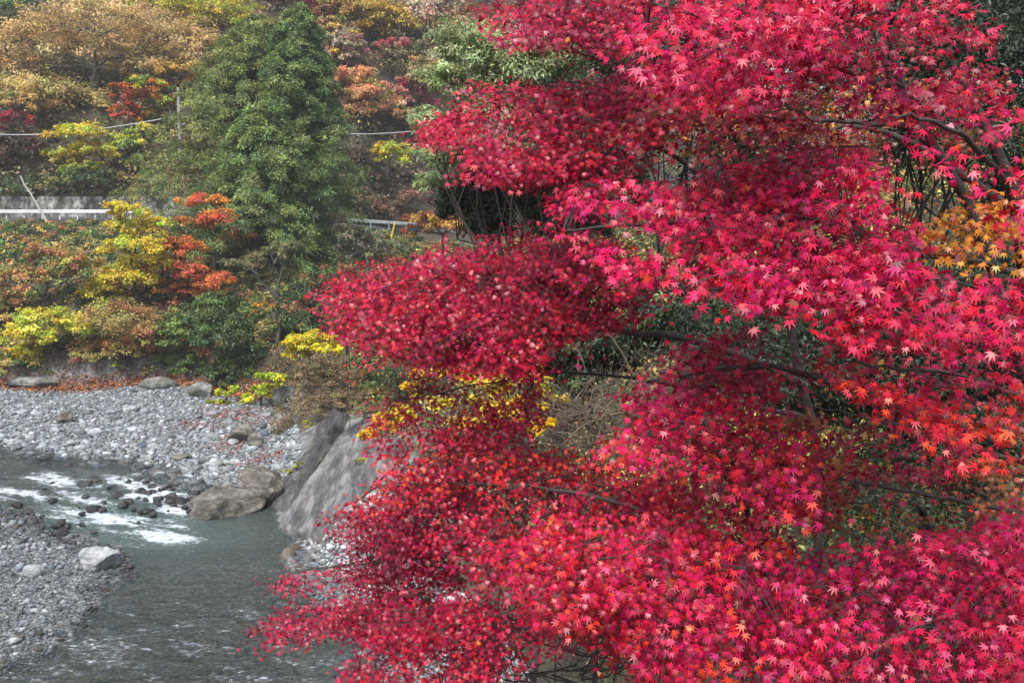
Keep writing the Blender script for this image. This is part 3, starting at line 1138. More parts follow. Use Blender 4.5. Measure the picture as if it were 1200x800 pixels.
# ------------------------------------------------------------------ trees on the far bank and hillside
TAN = [(0.546, 0.364, 0.163), (0.468, 0.338, 0.13), (0.624, 0.416, 0.182), (0.364, 0.286, 0.117)]
YEL = [(0.572, 0.44, 0.039), (0.484, 0.418, 0.044), (0.638, 0.506, 0.044)]
YGR = [(0.469, 0.524, 0.069), (0.345, 0.414, 0.055), (0.621, 0.58, 0.069)]
OLI = [(0.333, 0.291, 0.083), (0.416, 0.354, 0.094), (0.25, 0.25, 0.073), (0.499, 0.333, 0.104)]
ORA = [(0.605, 0.22, 0.039), (0.528, 0.165, 0.033), (0.66, 0.297, 0.044)]
COR = [(0.52, 0.12, 0.06), (0.48, 0.09, 0.05), (0.5, 0.17, 0.06)]
CRI = [(0.28, 0.03, 0.05), (0.36, 0.04, 0.055), (0.2, 0.04, 0.045)]
RUS = [(0.36, 0.162, 0.072), (0.45, 0.216, 0.09), (0.252, 0.162, 0.064), (0.306, 0.234, 0.082)]
GRN = [(0.09, 0.15, 0.04), (0.14, 0.21, 0.05), (0.06, 0.11, 0.036), (0.18, 0.24, 0.06)]
DGR = [(0.034, 0.066, 0.024), (0.061, 0.095, 0.031), (0.086, 0.121, 0.038)]
SAL = [(0.683, 0.309, 0.163), (0.585, 0.244, 0.146), (0.65, 0.357, 0.146)]
ROS = [(0.406, 0.163, 0.163), (0.488, 0.195, 0.163), (0.325, 0.163, 0.13)]
GRY = [(0.488, 0.39, 0.273), (0.39, 0.351, 0.254), (0.546, 0.39, 0.254)]

BL = broadleaf
BL('broadleaf_tree', 'tree', 'wide tan brown tree with a bare forked trunk above the yellow tree', [(40, 52, 62, 30), (110, 24, 75, 26), (185, 48, 70, 30), (125, 62, 62, 20), (235, 62, 38, 22), (20, 82, 40, 22), (170, 82, 40, 14)], 99, TAN, 17000, 0.3, 116, twigs=3, bark=M_BARKG, dj=1.5, thick=1.5)
BL('broadleaf_tree', 'tree', 'yellow green tree behind the tan tree at the top edge', [(195, 10, 55, 20), (260, 22, 42, 24), (225, 38, 30, 16)], 108, YEL[:2] + YGR[1:2] + OLI[:1], 6500, 0.34)
BL('evergreen_tree', 'tree', 'dark green tree in the top corner behind the tan tree', [(6, 14, 34, 24), (-20, 40, 30, 30)], 109, GRN, 3500, 0.34)
BL('broadleaf_tree', 'tree', 'olive and orange tree below the tan one at the left edge', [(45, 108, 55, 20), (15, 122, 32, 16), (98, 124, 40, 18)], 95, OLI + TAN[:2], 7500, 0.3, dj=1.0)
BL('maple_tree', 'tree', 'small coral red maple beside the bare forked trunk', [(148, 132, 18, 14), (160, 114, 22, 10), (142, 104, 14, 7)], 93, COR, 2200, 0.26)
BL('broadleaf_tree', 'tree', 'small orange and green tree next to the utility pole', [(192, 122, 24, 10), (178, 138, 18, 10), (172, 100, 24, 10)], 94, ORA + YGR + GRN[:2], 2600, 0.28)
BL('broadleaf_tree', 'tree', 'orange gold tree between the tan tree and the cedars', [(215, 85, 32, 14), (240, 95, 24, 12)], 95, [(0.42, 0.24, 0.05), (0.35, 0.22, 0.05)] + OLI[:1], 2600, 0.28)
BL('maple_tree', 'tree', 'crimson maple at the left edge above the overhead cable', [(6, 142, 30, 9), (-20, 150, 30, 14)], 91, CRI, 2200, 0.26)
BL('shrub', 'shrub', 'dull red dark thicket under the overhead cable at the left edge', [(20, 180, 42, 22), (-15, 200, 30, 20), (55, 170, 22, 12)], 90.5, [(0.12, 0.045, 0.04), (0.08, 0.05, 0.03), (0.05, 0.05, 0.025)], 4500, 0.26, trunk=False)
BL('broadleaf_tree', 'tree', 'bright yellow tree with a green right side above the retaining wall', [(92, 156, 38, 10), (75, 186, 26, 12), (108, 178, 32, 12), (98, 198, 34, 8)], 90, YEL + YEL + YGR, 5200, 0.27, 150)
BL('broadleaf_tree', 'tree', 'light green tree touching the yellow tree beside the cedars', [(150, 172, 26, 16), (165, 155, 18, 10), (150, 192, 20, 10)], 90.4, YGR + GRN[1:2], 2600, 0.27)
BL('shrub', 'shrub', 'dark green shrubs hanging over the retaining wall', [(20, 220, 50, 15), (105, 214, 46, 18), (165, 226, 32, 17), (66, 230, 18, 9)], 89.4, DGR + OLI[:1], 5200, 0.26, trunk=False)
BL('broadleaf_tree', 'tree', 'golden tree at the top edge right of the cedars', [(425, 14, 40, 16), (455, 26, 36, 15), (432, 40, 22, 10)], 122, [(0.48, 0.32, 0.05), (0.5, 0.36, 0.06), (0.36, 0.26, 0.05)], 5500, 0.38)
BL('maple_tree', 'tree', 'crimson treetop behind the cedar tip', [(348, 4, 34, 9), (372, 14, 22, 8), (330, -10, 30, 10)], 116, CRI, 2200, 0.36)
BL('broadleaf_tree', 'tree', 'russet and olive tree just right of the cedar tip', [(388, 20, 22, 18), (395, 36, 22, 10)], 118, RUS + OLI, 3000, 0.36)
BL('broadleaf_tree', 'tree', 'thin rose brown tree with yellow flecks right of the cedar', [(402, 54, 24, 20), (398, 70, 20, 10)], 112, ROS + YEL[:1] + GRY, 2800, 0.34, twigs=3)
BL('broadleaf_tree', 'tree', 'salmon tree right of the cedars with layered branches', [(415, 92, 34, 12), (430, 112, 40, 14), (425, 132, 36, 12)], 104, SAL + SAL + OLI[:1], 5200, 0.3)
BL('broadleaf_tree', 'tree', 'pale olive tree between salmon and rose trees', [(445, 80, 26, 16), (480, 82, 34, 22), (470, 62, 30, 14)], 116, [(0.2, 0.18, 0.08), (0.26, 0.2, 0.1), (0.15, 0.15, 0.06)], 5000, 0.34)
BL('broadleaf_tree', 'tree', 'rose coloured tree half hidden by the maple tips', [(462, 52, 20, 9), (480, 104, 24, 12), (490, 116, 22, 10)], 110, ROS + CRI[:1], 2800, 0.32)
BL('broadleaf_tree', 'tree', 'hazy grey tan tree far up the valley at the top edge', [(500, 16, 40, 26), (478, 36, 26, 14), (545, -4, 40, 20)], 146, GRY, 6000, 0.44)
BL('broadleaf_tree', 'tree', 'hazy salmon tree far up the valley beside the pale bamboo', [(530, 36, 30, 22), (512, 60, 22, 16), (560, 20, 24, 14)], 136, SAL, 4600, 0.42)
BL('broadleaf_tree', 'tree', 'muted olive tree above the second overhead cable', [(455, 130, 30, 14), (500, 90, 26, 22), (485, 140, 30, 14)], 108, OLI + GRY, 4600, 0.32)
BL('shrub', 'shrub', 'yellow green bush under the second cable', [(462, 184, 22, 16), (450, 176, 14, 10)], 96, YGR[1:] + YEL[:1], 2200, 0.27, trunk=False)
BL('shrub', 'shrub', 'brown low plants on the bare slope behind the short guardrail', [(432, 240, 26, 13), (462, 246, 26, 12), (488, 236, 26, 16), (415, 252, 16, 10)], 97, [(0.16, 0.1, 0.06), (0.22, 0.13, 0.08), (0.12, 0.1, 0.05), (0.26, 0.12, 0.08)], 3800, 0.26, trunk=False)
BL('shrub', 'shrub', 'dark leafless brown thicket right of the cedar skirt', [(432, 190, 26, 20), (430, 216, 28, 14), (470, 215, 26, 14)], 99, [(0.07, 0.05, 0.035), (0.1, 0.07, 0.045)], 2600, 0.26, trunk=False, twigs=8)
# below the road
BL('shrub', 'shrub', 'olive and russet scrub below the guardrail at the left edge', [(25, 330, 36, 22), (60, 306, 30, 18), (95, 318, 24, 20), (15, 365, 30, 22)], 74, OLI + RUS, 6200, 0.22, trunk=False)
BL('broadleaf_tree', 'tree', 'slender bright yellow tree against the end of the guardrail', [(148, 246, 26, 11), (160, 268, 36, 14), (152, 290, 38, 14), (170, 308, 30, 13), (146, 326, 34, 14), (122, 346, 32, 15)], 74.5, YEL + YEL + YGR[:1], 9500, 0.22, 158)
BL('broadleaf_tree', 'tree', 'low bright yellow tree above the left end of the gravel bar', [(56, 376, 44, 14), (36, 396, 34, 14), (92, 384, 28, 13), (34, 414, 26, 11)], 68, YEL + YGR, 6500, 0.21, 62)
BL('maple_tree', 'tree', 'orange maple in front of the cedar skirt', [(238, 240, 30, 12), (252, 258, 30, 13), (274, 278, 26, 11), (222, 264, 24, 13)], 71.4, ORA + OLI[:1] + COR[1:2], 4500, 0.2)
BL('maple_tree', 'tree', 'coral and orange maple below the other orange one', [(208, 294, 34, 15), (196, 316, 32, 17), (224, 320, 26, 15), (250, 328, 30, 13), (242, 346, 30, 14), (192, 338, 22, 14)], 69.5, COR + ORA, 7500, 0.2)
BL('shrub', 'shrub', 'round russet bush over the rock ledge behind the gravel', [(142, 378, 44, 26), (150, 410, 42, 22), (118, 414, 32, 20), (175, 392, 26, 22)], 65, RUS + OLI[:2], 11000, 0.17, trunk=False)
BL('shrub', 'shrub', 'mid green shrub right of the russet bush', [(215, 392, 28, 24), (205, 425, 24, 18), (228, 430, 20, 14)], 63.5, GRN, 7500, 0.18, trunk=False)
BL('shrub', 'shrub', 'dark green shrub mass under the front cedar', [(270, 392, 34, 34), (290, 430, 34, 24), (262, 442, 26, 18), (250, 360, 24, 20)], 64.5, DGR + GRN[:2], 13000, 0.19, trunk=False)
BL('shrub', 'shrub', 'dark green shrub right of the thin pale trunk', [(350, 372, 40, 28), (372, 345, 30, 26), (340, 400, 26, 18), (395, 330, 26, 30)], 66, DGR + GRN[:1] + RUS[:1], 7500, 0.19, trunk=False)
BL('broadleaf_tree', 'tree', 'thin pale trunked tree with sparse grey green top', [(288, 312, 30, 9), (318, 300, 26, 8), (338, 290, 26, 9), (330, 322, 24, 6)], 62, [(0.16, 0.17, 0.06), (0.2, 0.19, 0.08), (0.12, 0.12, 0.05)], 2800, 0.17, 324, bark=M_BARKG, twigs=6, thick=0.8)
BL('sapling', 'tree', 'orange yellow spray of leaves on a sapling by the thin pale trunk', [(292, 366, 14, 4), (308, 358, 14, 5), (284, 372, 8, 4)], 61.4, [(0.55, 0.3, 0.03), (0.6, 0.36, 0.04)], 700, 0.17)
BL('shrub', 'shrub', 'olive shrub above the mossy ledge at the left edge', [(20, 428, 36, 16), (62, 432, 28, 12), (-20, 420, 30, 20)], 64, OLI + GRN[:2], 4800, 0.17, trunk=False)
BL('shrub', 'shrub', 'vivid yellow dome shaped bush left of the red maple', [(362, 402, 28, 13), (382, 410, 20, 9), (345, 414, 14, 9)], 51.5, [(0.62, 0.5, 0.02), (0.55, 0.46, 0.02), (0.48, 0.45, 0.03)], 3800, 0.15, trunk=False)
BL('shrub', 'shrub', 'yellow green broad leaved bush at the bank foot', [(302, 462, 20, 10), (318, 446, 20, 9), (292, 472, 12, 6)], 56, [(0.42, 0.48, 0.03), (0.32, 0.4, 0.03), (0.5, 0.5, 0.04)], 1300, 0.24, trunk=False)
BL('shrub', 'shrub', 'small yellow green plant at the end of the leaf litter', [(262, 460, 10, 5), (258, 473, 12, 4), (272, 456, 8, 4)], 57.4, [(0.48, 0.46, 0.03), (0.35, 0.4, 0.03)], 420, 0.22, trunk=False)
BL('shrub', 'shrub', 'dry tan scrub covering the ridge above the rock slab', [(378, 440, 30, 20), (405, 452, 32, 22), (430, 470, 26, 18), (392, 478, 22, 12), (355, 440, 16, 14)], 47.6, [(0.16, 0.11, 0.06), (0.22, 0.15, 0.08), (0.12, 0.09, 0.045), (0.15, 0.13, 0.05)], 6500, 0.11, trunk=False, bark=M_TWIGB, twigs=14, mat=M_DRY)
BL('shrub', 'shrub', 'dry tan grass tufts along the top edge of the rock slab', [(384, 470, 22, 10), (404, 474, 24, 11), (428, 482, 24, 11), (452, 492, 20, 10), (372, 484, 12, 8)], on_slab(420, 484) - 0.7, [(0.2, 0.14, 0.08), (0.26, 0.19, 0.1), (0.14, 0.1, 0.055), (0.2, 0.18, 0.07)], 4200, 0.09, trunk=False, bark=M_TWIGB, twigs=10, mat=M_DRY, dj=0.3, thick=0.3)
BL('shrub', 'shrub', 'dark shaded evergreen bush behind the maple edge', [(455, 420, 40, 28), (450, 450, 26, 20), (500, 440, 50, 40)], 46, DGR, 5000, 0.13, trunk=False)
BL('shrub', 'shrub', 'green and reddish bush under the red maple edge', [(415, 392, 22, 14), (398, 382, 18, 9)], 48.5, [(0.25, 0.05, 0.04), (0.12, 0.1, 0.04), (0.1, 0.08, 0.03)], 1800, 0.12, trunk=False)
BL('shrub', 'shrub', 'grey bare bush in front of the short guardrail piece', [(412, 276, 24, 14), (436, 284, 28, 14), (412, 298, 24, 14), (455, 292, 26, 10)], 66, [(0.16, 0.16, 0.09), (0.2, 0.2, 0.11), (0.09, 0.09, 0.06)], 4200, 0.17, trunk=False, bark=M_TWIG, twigs=8)
BL('shrub', 'shrub', 'orange brown bush behind the upper edge of the maple', [(500, 258, 28, 14), (528, 266, 34, 20), (560, 258, 30, 18), (486, 272, 18, 10)], 44, [(0.35, 0.11, 0.045), (0.28, 0.1, 0.05), (0.4, 0.25, 0.05)], 3600, 0.13, trunk=False)
for i, (u, v) in enumerate([(425, 540), (352, 545), (335, 553), (362, 497)]):
    BL('weed_tuft', 'plant', ['yellow green weed tuft on the wide slab', 'yellow weed tuft low in the slab gully', 'tiny weed tuft beside the narrow slab', 'yellow weed tuft high in the slab gully'][i], [(u, v, 9, 4)], on_slab(u, v + 5), [(0.4, 0.4, 0.04), (0.3, 0.3, 0.05)], 160, 0.09, trunk=False, thick=0.08, dj=0.1)

# undergrowth that nobody could count
def scrub(name, n, x0, x1, y0, y1, keep, cols, size, hmax, seed, label):
    rg = np.random.default_rng(seed)
    kc = n // 45
    xy = np.stack([rg.uniform(x0, x1, kc), rg.uniform(y0, y1, kc)], -1)
    xy = xy[keep(xy[:, 0], xy[:, 1])]
    kc = len(xy)
    zz = height(xy[:, 0], xy[:, 1])
    hh = hmax * rg.uniform(0.3, 1, kc)
    cc = pick(cols, kc, rg, 0.3)
    m_ = kc * 45
    ki = np.repeat(np.arange(kc), 45)
    d = norm(rg.normal(0, 1, (m_, 3)))
    d[:, 2] = np.abs(d[:, 2])
    pos = np.stack([xy[ki, 0], xy[ki, 1], zz[ki]], -1) + d * hh[ki][:, None] * rg.uniform(0.4, 1.0, (m_, 1)) * np.array([1.1, 1.1, 0.9])
    mbx = MB()
    quads_leaves(mbx, pos, d * 0.6 + np.array([0, 0, 0.5]) + rg.normal(0, 0.4, (m_, 3)), d + rg.normal(0, 0.6, (m_, 3)), size * rg.uniform(0.6, 1.4, m_), np.clip(cc[ki] * np.exp(rg.normal(0, 0.2, (m_, 1))), 0.002, 0.8), 0.55)
    tag(mbx.build(name, M_LEAF), label, 'undergrowth', kind='stuff')


scrub('undergrowth', 330000, -62, 0, 62, 92, lambda x, y: (y > foot_y(x) + 0.3) & (y < road_y(x) - 0.9) & (sdist(x, y, RIGHT) < 6), DGR + DGR + GRN + OLI + RUS[:2], 0.2, 0.55, 91, 'mixed scrub on the slope below the road')
scrub('hillside_scrub', 330000, -85, 45, 88, 190, lambda x, y: (y > road_y(x) + 6.3), [(0.1, 0.11, 0.045), (0.17, 0.14, 0.06), (0.25, 0.17, 0.08), (0.07, 0.08, 0.035), (0.22, 0.12, 0.08), (0.3, 0.22, 0.09)], 0.42, 2.4, 92, 'undergrowth of the wooded hillside above the road')
scrub('dry_scrub', 110000, -15, -2, 46, 62, lambda x, y: (sdist(x, y, RIGHT) > np.where(y > 50, 0.2, 4.2)), [(0.2, 0.14, 0.08), (0.27, 0.19, 0.1), (0.14, 0.1, 0.055), (0.16, 0.14, 0.06), (0.1, 0.09, 0.05)], 0.11, 0.55, 95, 'dry tan ground plants on the ridge above the slab')
scrub('bank_scrub', 420000, -8, 30, 22, 75, lambda x, y: (sdist(x, y, RIGHT) > np.where(y > 48, 3.0, 5.2)), DGR + OLI[:2] + RUS[:1], 0.17, 1.5, 93, 'dark ground plants on the right bank')


# ------------------------------------------------------------------ fallen leaves
def fallen(name, n, x0, x1, y0, y1, keep, cols, seed, size, label):
    rg = np.random.default_rng(seed)
    xy = np.stack([rg.uniform(x0, x1, n), rg.uniform(y0, y1, n)], -1)
    xy = xy[keep(xy[:, 0], xy[:, 1], rg)]
    n = len(xy)
    pos = np.stack([xy[:, 0], xy[:, 1], height(xy[:, 0], xy[:, 1]) + rg.uniform(0.04, 0.16, n)], -1)
    mbx = MB()
    quads_leaves(mbx, pos, rg.normal(0, 0.4, (n, 3)) + np.array([0, 0, 1.0]), rg.normal(0, 1, (n, 3)), size * rg.uniform(0.6, 1.3, n), pick(cols, n, rg, 0.25), 0.7)
    tag(mbx.build(name, M_DRY), label, 'leaf litter', kind='stuff')


LIT = [(0.30, 0.1, 0.035), (0.24, 0.075, 0.03), (0.38, 0.17, 0.06), (0.18, 0.08, 0.04)]
fallen('fallen_leaves', 80000, -40, -8, 50, 66, lambda x, y, rg: (np.exp(-((y - foot_y(x) + 0.1) / 1.15) ** 2) > rg.uniform(0.12, 1, len(x))) & (sdist(x, y, RIGHT) < 2.5), LIT, 21, 0.17, 'orange brown leaf litter along the bank foot')
fallen('fallen_leaves', 9000, -18, -11, 45, 57, lambda x, y, rg: (far_keep(x, y)) & (fbm2(x, y, 0.5, 3, 23) > rg.uniform(-0.1, 0.9, len(x))), [(0.3, 0.08, 0.05), (0.26, 0.1, 0.06)], 22, 0.11, 'reddish leaves scattered on the gravel beside the slab')

# ------------------------------------------------------------------ evergreen backdrop on the right bank
NARROW = [(0.3, 0.35, 0.16), (0.38, 0.42, 0.22), (0.2, 0.26, 0.1), (0.26, 0.3, 0.13)]
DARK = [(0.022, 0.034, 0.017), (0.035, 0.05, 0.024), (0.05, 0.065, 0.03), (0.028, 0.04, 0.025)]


def evergreen(label, lobes, Y, cols, n, size, base_u=None, aspect=0.28):
    return broadleaf('evergreen_tree', 'evergreen tree', label, lobes, Y, cols, n, size, base_u, dj=0.5, twigs=3, jit=0.2, clump=0.34, aspect=aspect, upw=0.35, bark=M_BARK, thick=0.2)


evergreen('pale narrow leaved evergreen behind the upper maple edge', [(560, 60, 50, 36), (620, 80, 60, 40), (680, 70, 60, 40), (530, 100, 36, 26), (505, 150, 22, 26), (530, 190, 36, 26), (505, 215, 18, 14), (590, 150, 60, 60)], 17, NARROW, 26000, 0.1, 730)
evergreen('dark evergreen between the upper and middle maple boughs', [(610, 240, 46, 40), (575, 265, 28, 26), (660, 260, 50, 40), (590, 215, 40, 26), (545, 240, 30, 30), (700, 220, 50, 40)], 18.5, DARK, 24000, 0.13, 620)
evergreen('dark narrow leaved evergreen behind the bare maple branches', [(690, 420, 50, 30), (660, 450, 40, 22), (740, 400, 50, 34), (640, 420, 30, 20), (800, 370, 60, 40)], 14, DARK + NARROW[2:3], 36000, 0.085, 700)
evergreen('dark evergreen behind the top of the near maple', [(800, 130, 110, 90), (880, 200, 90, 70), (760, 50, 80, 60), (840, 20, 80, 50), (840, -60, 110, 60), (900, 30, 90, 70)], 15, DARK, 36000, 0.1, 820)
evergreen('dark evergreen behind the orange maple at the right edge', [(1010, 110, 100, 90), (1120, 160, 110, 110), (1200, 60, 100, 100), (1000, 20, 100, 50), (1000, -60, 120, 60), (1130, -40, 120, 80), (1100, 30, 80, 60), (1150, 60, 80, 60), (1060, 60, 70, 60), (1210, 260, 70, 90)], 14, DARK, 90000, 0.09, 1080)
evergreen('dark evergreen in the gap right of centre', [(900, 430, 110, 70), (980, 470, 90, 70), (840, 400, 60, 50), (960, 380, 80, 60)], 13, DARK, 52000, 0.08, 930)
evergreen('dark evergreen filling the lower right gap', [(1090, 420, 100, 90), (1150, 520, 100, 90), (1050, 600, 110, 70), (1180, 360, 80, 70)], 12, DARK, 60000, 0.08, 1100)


# ------------------------------------------------------------------ bare dry bushes and the yellow shrub
def baretwigs(name, label, box, Y, n, mat, seed, rad=0.012, root=None):
    rg = np.random.default_rng(seed)
    u0, u1, v0, v1 = box
    b = P((u0 + u1) / 2, v1, Y) if root is None else np.array(root)
    b[2] = max(min(b[2], gz(b[0], b[1])), b[2] - 2)
    e = empty(name, tuple(b))
    mbx = MB()
    for k in range(n):
        p0 = P(rg.uniform(u0, u1), rg.uniform(v0 + (v1 - v0) * 0.4, v1), Y + rg.normal(0, 0.6))
        ln = rg.uniform(0.5, 1.5)
        d = norm(np.array([rg.normal(0.1, 1), rg.normal(0, 0.7), rg.uniform(-0.15, 0.75)]))
        pts = curve(p0, p0 + d * ln, rg.normal(0, 0.1), 0.04, 6, rg)
        tube(mbx, pts, np.linspace(rad, rad * 0.3, 6) * rg.uniform(0.6, 1.5), 4)
        for _ in range(3):
            s = pts[rg.integers(1, 5)]
            d2 = norm(d + rg.normal(0, 0.7, 3))
            tube(mbx, curve(s, s + d2 * ln * 0.4, 0.02, 0.02, 4, rg), np.linspace(rad * 0.5, rad * 0.2, 4), 3)
    for k in range(7):
        p1 = P(rg.uniform(u0, u1), rg.uniform(v0, v1), Y + rg.normal(0, 0.3))
        tube(mbx, curve(b, p1, 0.1, 0.06, 7, rg), np.linspace(rad * 2.2, rad * 0.6, 7), 5)
    mbx.build('stems', mat, e)
    return tag(e, label, 'bush')


baretwigs('bare_bush', 'pale leafless bush of tangled twigs right of the yellow shrub', (640, 790, 440, 530), 12.5, 150, M_TWIGB, 81, 0.009)
baretwigs('bare_bush', 'dark leafless twigs at the bottom under the maple', (590, 760, 690, 800), 8.5, 60, M_BARK, 82, 0.008)
baretwigs('bare_bush', 'grey leafless twigs under the low maple bough on the left', (500, 640, 590, 640), 11.0, 50, M_TWIGB, 83, 0.009)
yb = broadleaf('shrub', 'shrub', 'yellow leaved shrub seen through the maple in the middle', [(560, 450, 44, 20), (610, 450, 30, 26), (500, 476, 40, 16), (590, 482, 40, 18), (545, 500, 36, 14), (636, 470, 24, 18), (612, 430, 24, 10)], 12.6, [(0.62, 0.47, 0.03), (0.55, 0.42, 0.03), (0.66, 0.52, 0.05)], 3000, 0.07, 600, dj=0.4, twigs=8, bark=M_TWIG, trunk=False, thick=0.16, aspect=0.75, clump=0.3, jit=0.12)
broadleaf('shrub', 'shrub', 'gold leaved shrub tip hanging over the rock slab', [(452, 496, 22, 9), (440, 508, 12, 8), (474, 490, 14, 8), (490, 440, 14, 8), (480, 455, 8, 8)], 12.9, [(0.6, 0.38, 0.03), (0.66, 0.45, 0.05)], 1100, 0.085, 500, dj=0.3, twigs=4, bark=M_TWIG, trunk=False, thick=0.16, aspect=0.75, jit=0.12)
broadleaf('shrub', 'shrub', 'few large yellow leaves in front of the pale twigs', [(608, 500, 14, 6), (632, 496, 12, 6), (590, 494, 10, 5)], 10.5, [(0.7, 0.45, 0.02), (0.6, 0.38, 0.02)], 70, 0.12, 620, dj=0.2, trunk=False, thick=0.1, aspect=0.9, jit=0.1, bark=M_TWIG)

# ------------------------------------------------------------------ the red maples
_ang = np.radians([-120, -97, -77, -57, -38, -19, 0, 19, 38, 57, 77, 97, 120])
_len = np.array([0.44, 0.23, 0.72, 0.33, 0.93, 0.37, 1.0, 0.37, 0.93, 0.33, 0.72, 0.23, 0.44])
LEAF = np.zeros((14, 3))
LEAF[1:, 0] = np.sin(_ang) * _len
LEAF[1:, 1] = np.cos(_ang) * _len
LEAF[1:, 2] = -0.16 * _len ** 2 + np.where(_len < 0.4, 0.05, 0)
LEAF_F = np.array([[0, i + 1, i] for i in range(1, 13)])


def maple_leaves(mbx, pos, nr, dr, size, cols, rg):
    n = len(pos)
    nr = norm(nr)
    dr = norm(dr - (dr * nr).sum(-1, keepdims=True) * nr)
    sx_ = np.cross(dr, nr)
    curl = rg.uniform(0.3, 2.2, n)
    wid = rg.uniform(0.75, 1.1, n)
    T = LEAF[None] * np.stack([wid, np.ones(n), curl], -1)[:, None, :] * size[:, None, None]
    V = pos[:, None, :] + T[..., 0:1] * sx_[:, None] + T[..., 1:2] * dr[:, None] + T[..., 2:3] * nr[:, None]
    F = (LEAF_F[None] + (np.arange(n) * 14)[:, None, None]).reshape(-1, 3)
    mbx.add(V.reshape(-1, 3), F, np.repeat(cols, 14, 0))


CRIM = [(0.2308, 0.0029, 0.031), (0.3014, 0.0036, 0.0399), (0.1956, 0.0036, 0.0259), (0.373, 0.005, 0.0399)]
RED = [(0.4554, 0.0049, 0.0324), (0.3825, 0.0035, 0.0405), (0.51, 0.0063, 0.0288), (0.419, 0.0049, 0.0567)]
HOT = [(0.4777, 0.0043, 0.0557), (0.4392, 0.0043, 0.0749), (0.5161, 0.0058, 0.0466), (0.4008, 0.0043, 0.0557)]
FLAME = [(0.594, 0.0304, 0.0162), (0.6138, 0.0513, 0.0144), (0.5544, 0.0171, 0.0243), (0.495, 0.0123, 0.0324)]
ORNG = [(0.55, 0.1482, 0.016), (0.5, 0.1092, 0.016), (0.6, 0.2106, 0.024)]
BRNO = [(0.2, 0.05, 0.02), (0.24, 0.075, 0.022), (0.15, 0.035, 0.02), (0.28, 0.1, 0.025)]
GORG = [(0.32, 0.08, 0.02), (0.22, 0.10, 0.02), (0.14, 0.11, 0.025), (0.4, 0.1, 0.02)]

HOLES = [
    ([(770, 150), (850, 140), (905, 170), (880, 190), (790, 200), (760, 185)], 0.25),
    ([(540, 66), (620, 62), (690, 58), (705, 80), (650, 92), (590, 100), (550, 84)], 0.10),
    ([(690, 50), (720, 46), (716, 72), (690, 70)], 0.3),
    ([(780, 320), (850, 340), (862, 372), (790, 378), (740, 350)], 0.35),
    ([(640, 405), (760, 375), (820, 385), (760, 430), (700, 450), (740, 480), (720, 505), (650, 508), (632, 470)], 0.03),
    ([(930, 365), (980, 362), (985, 395), (940, 395)], 0.25),
    ([(905, 395), (960, 400), (962, 440), (1010, 470), (990, 510), (930, 480), (900, 430)], 0.18),
    ([(960, 470), (1060, 470), (1120, 520), (1110, 560), (1010, 540)], 0.3),
    ([(1075, 200), (1200, 205), (1200, 322), (1090, 310)], 0.28),
    ([(950, 20), (1010, 5), (1140, 60), (1190, 60), (1190, 110), (1060, 120), (1040, 150), (960, 150), (900, 130), (980, 90)], 0.38),
    ([(985, 560), (1180, 555), (1140, 605), (1060, 640), (985, 630)], 0.22),
    ([(352, 645), (395, 640), (400, 662), (345, 672)], 0.05),
    ([(352, 672), (400, 668), (425, 680), (390, 705), (352, 700)], 0.2),
    ([(500, 765), (525, 760), (520, 790), (500, 790)], 0.25),
    ([(600, 760), (700, 735), (760, 770), (740, 800), (560, 800)], 0.22),
    ([(470, 592), (540, 600), (560, 630), (480, 628)], 0.55),
    ([(600, 605), (622, 605), (620, 630), (600, 628)], 0.25),
    ([(420, 440), (470, 420), (480, 455), (440, 480)], 0.1),
    ([(1090, 720), (1140, 720), (1130, 790), (1090, 780)], 0.55),
    ([(430, 480), (500, 472), (640, 425), (640, 505), (560, 512), (440, 520)], 0.42),
]

cellr = np.random.default_rng(5)


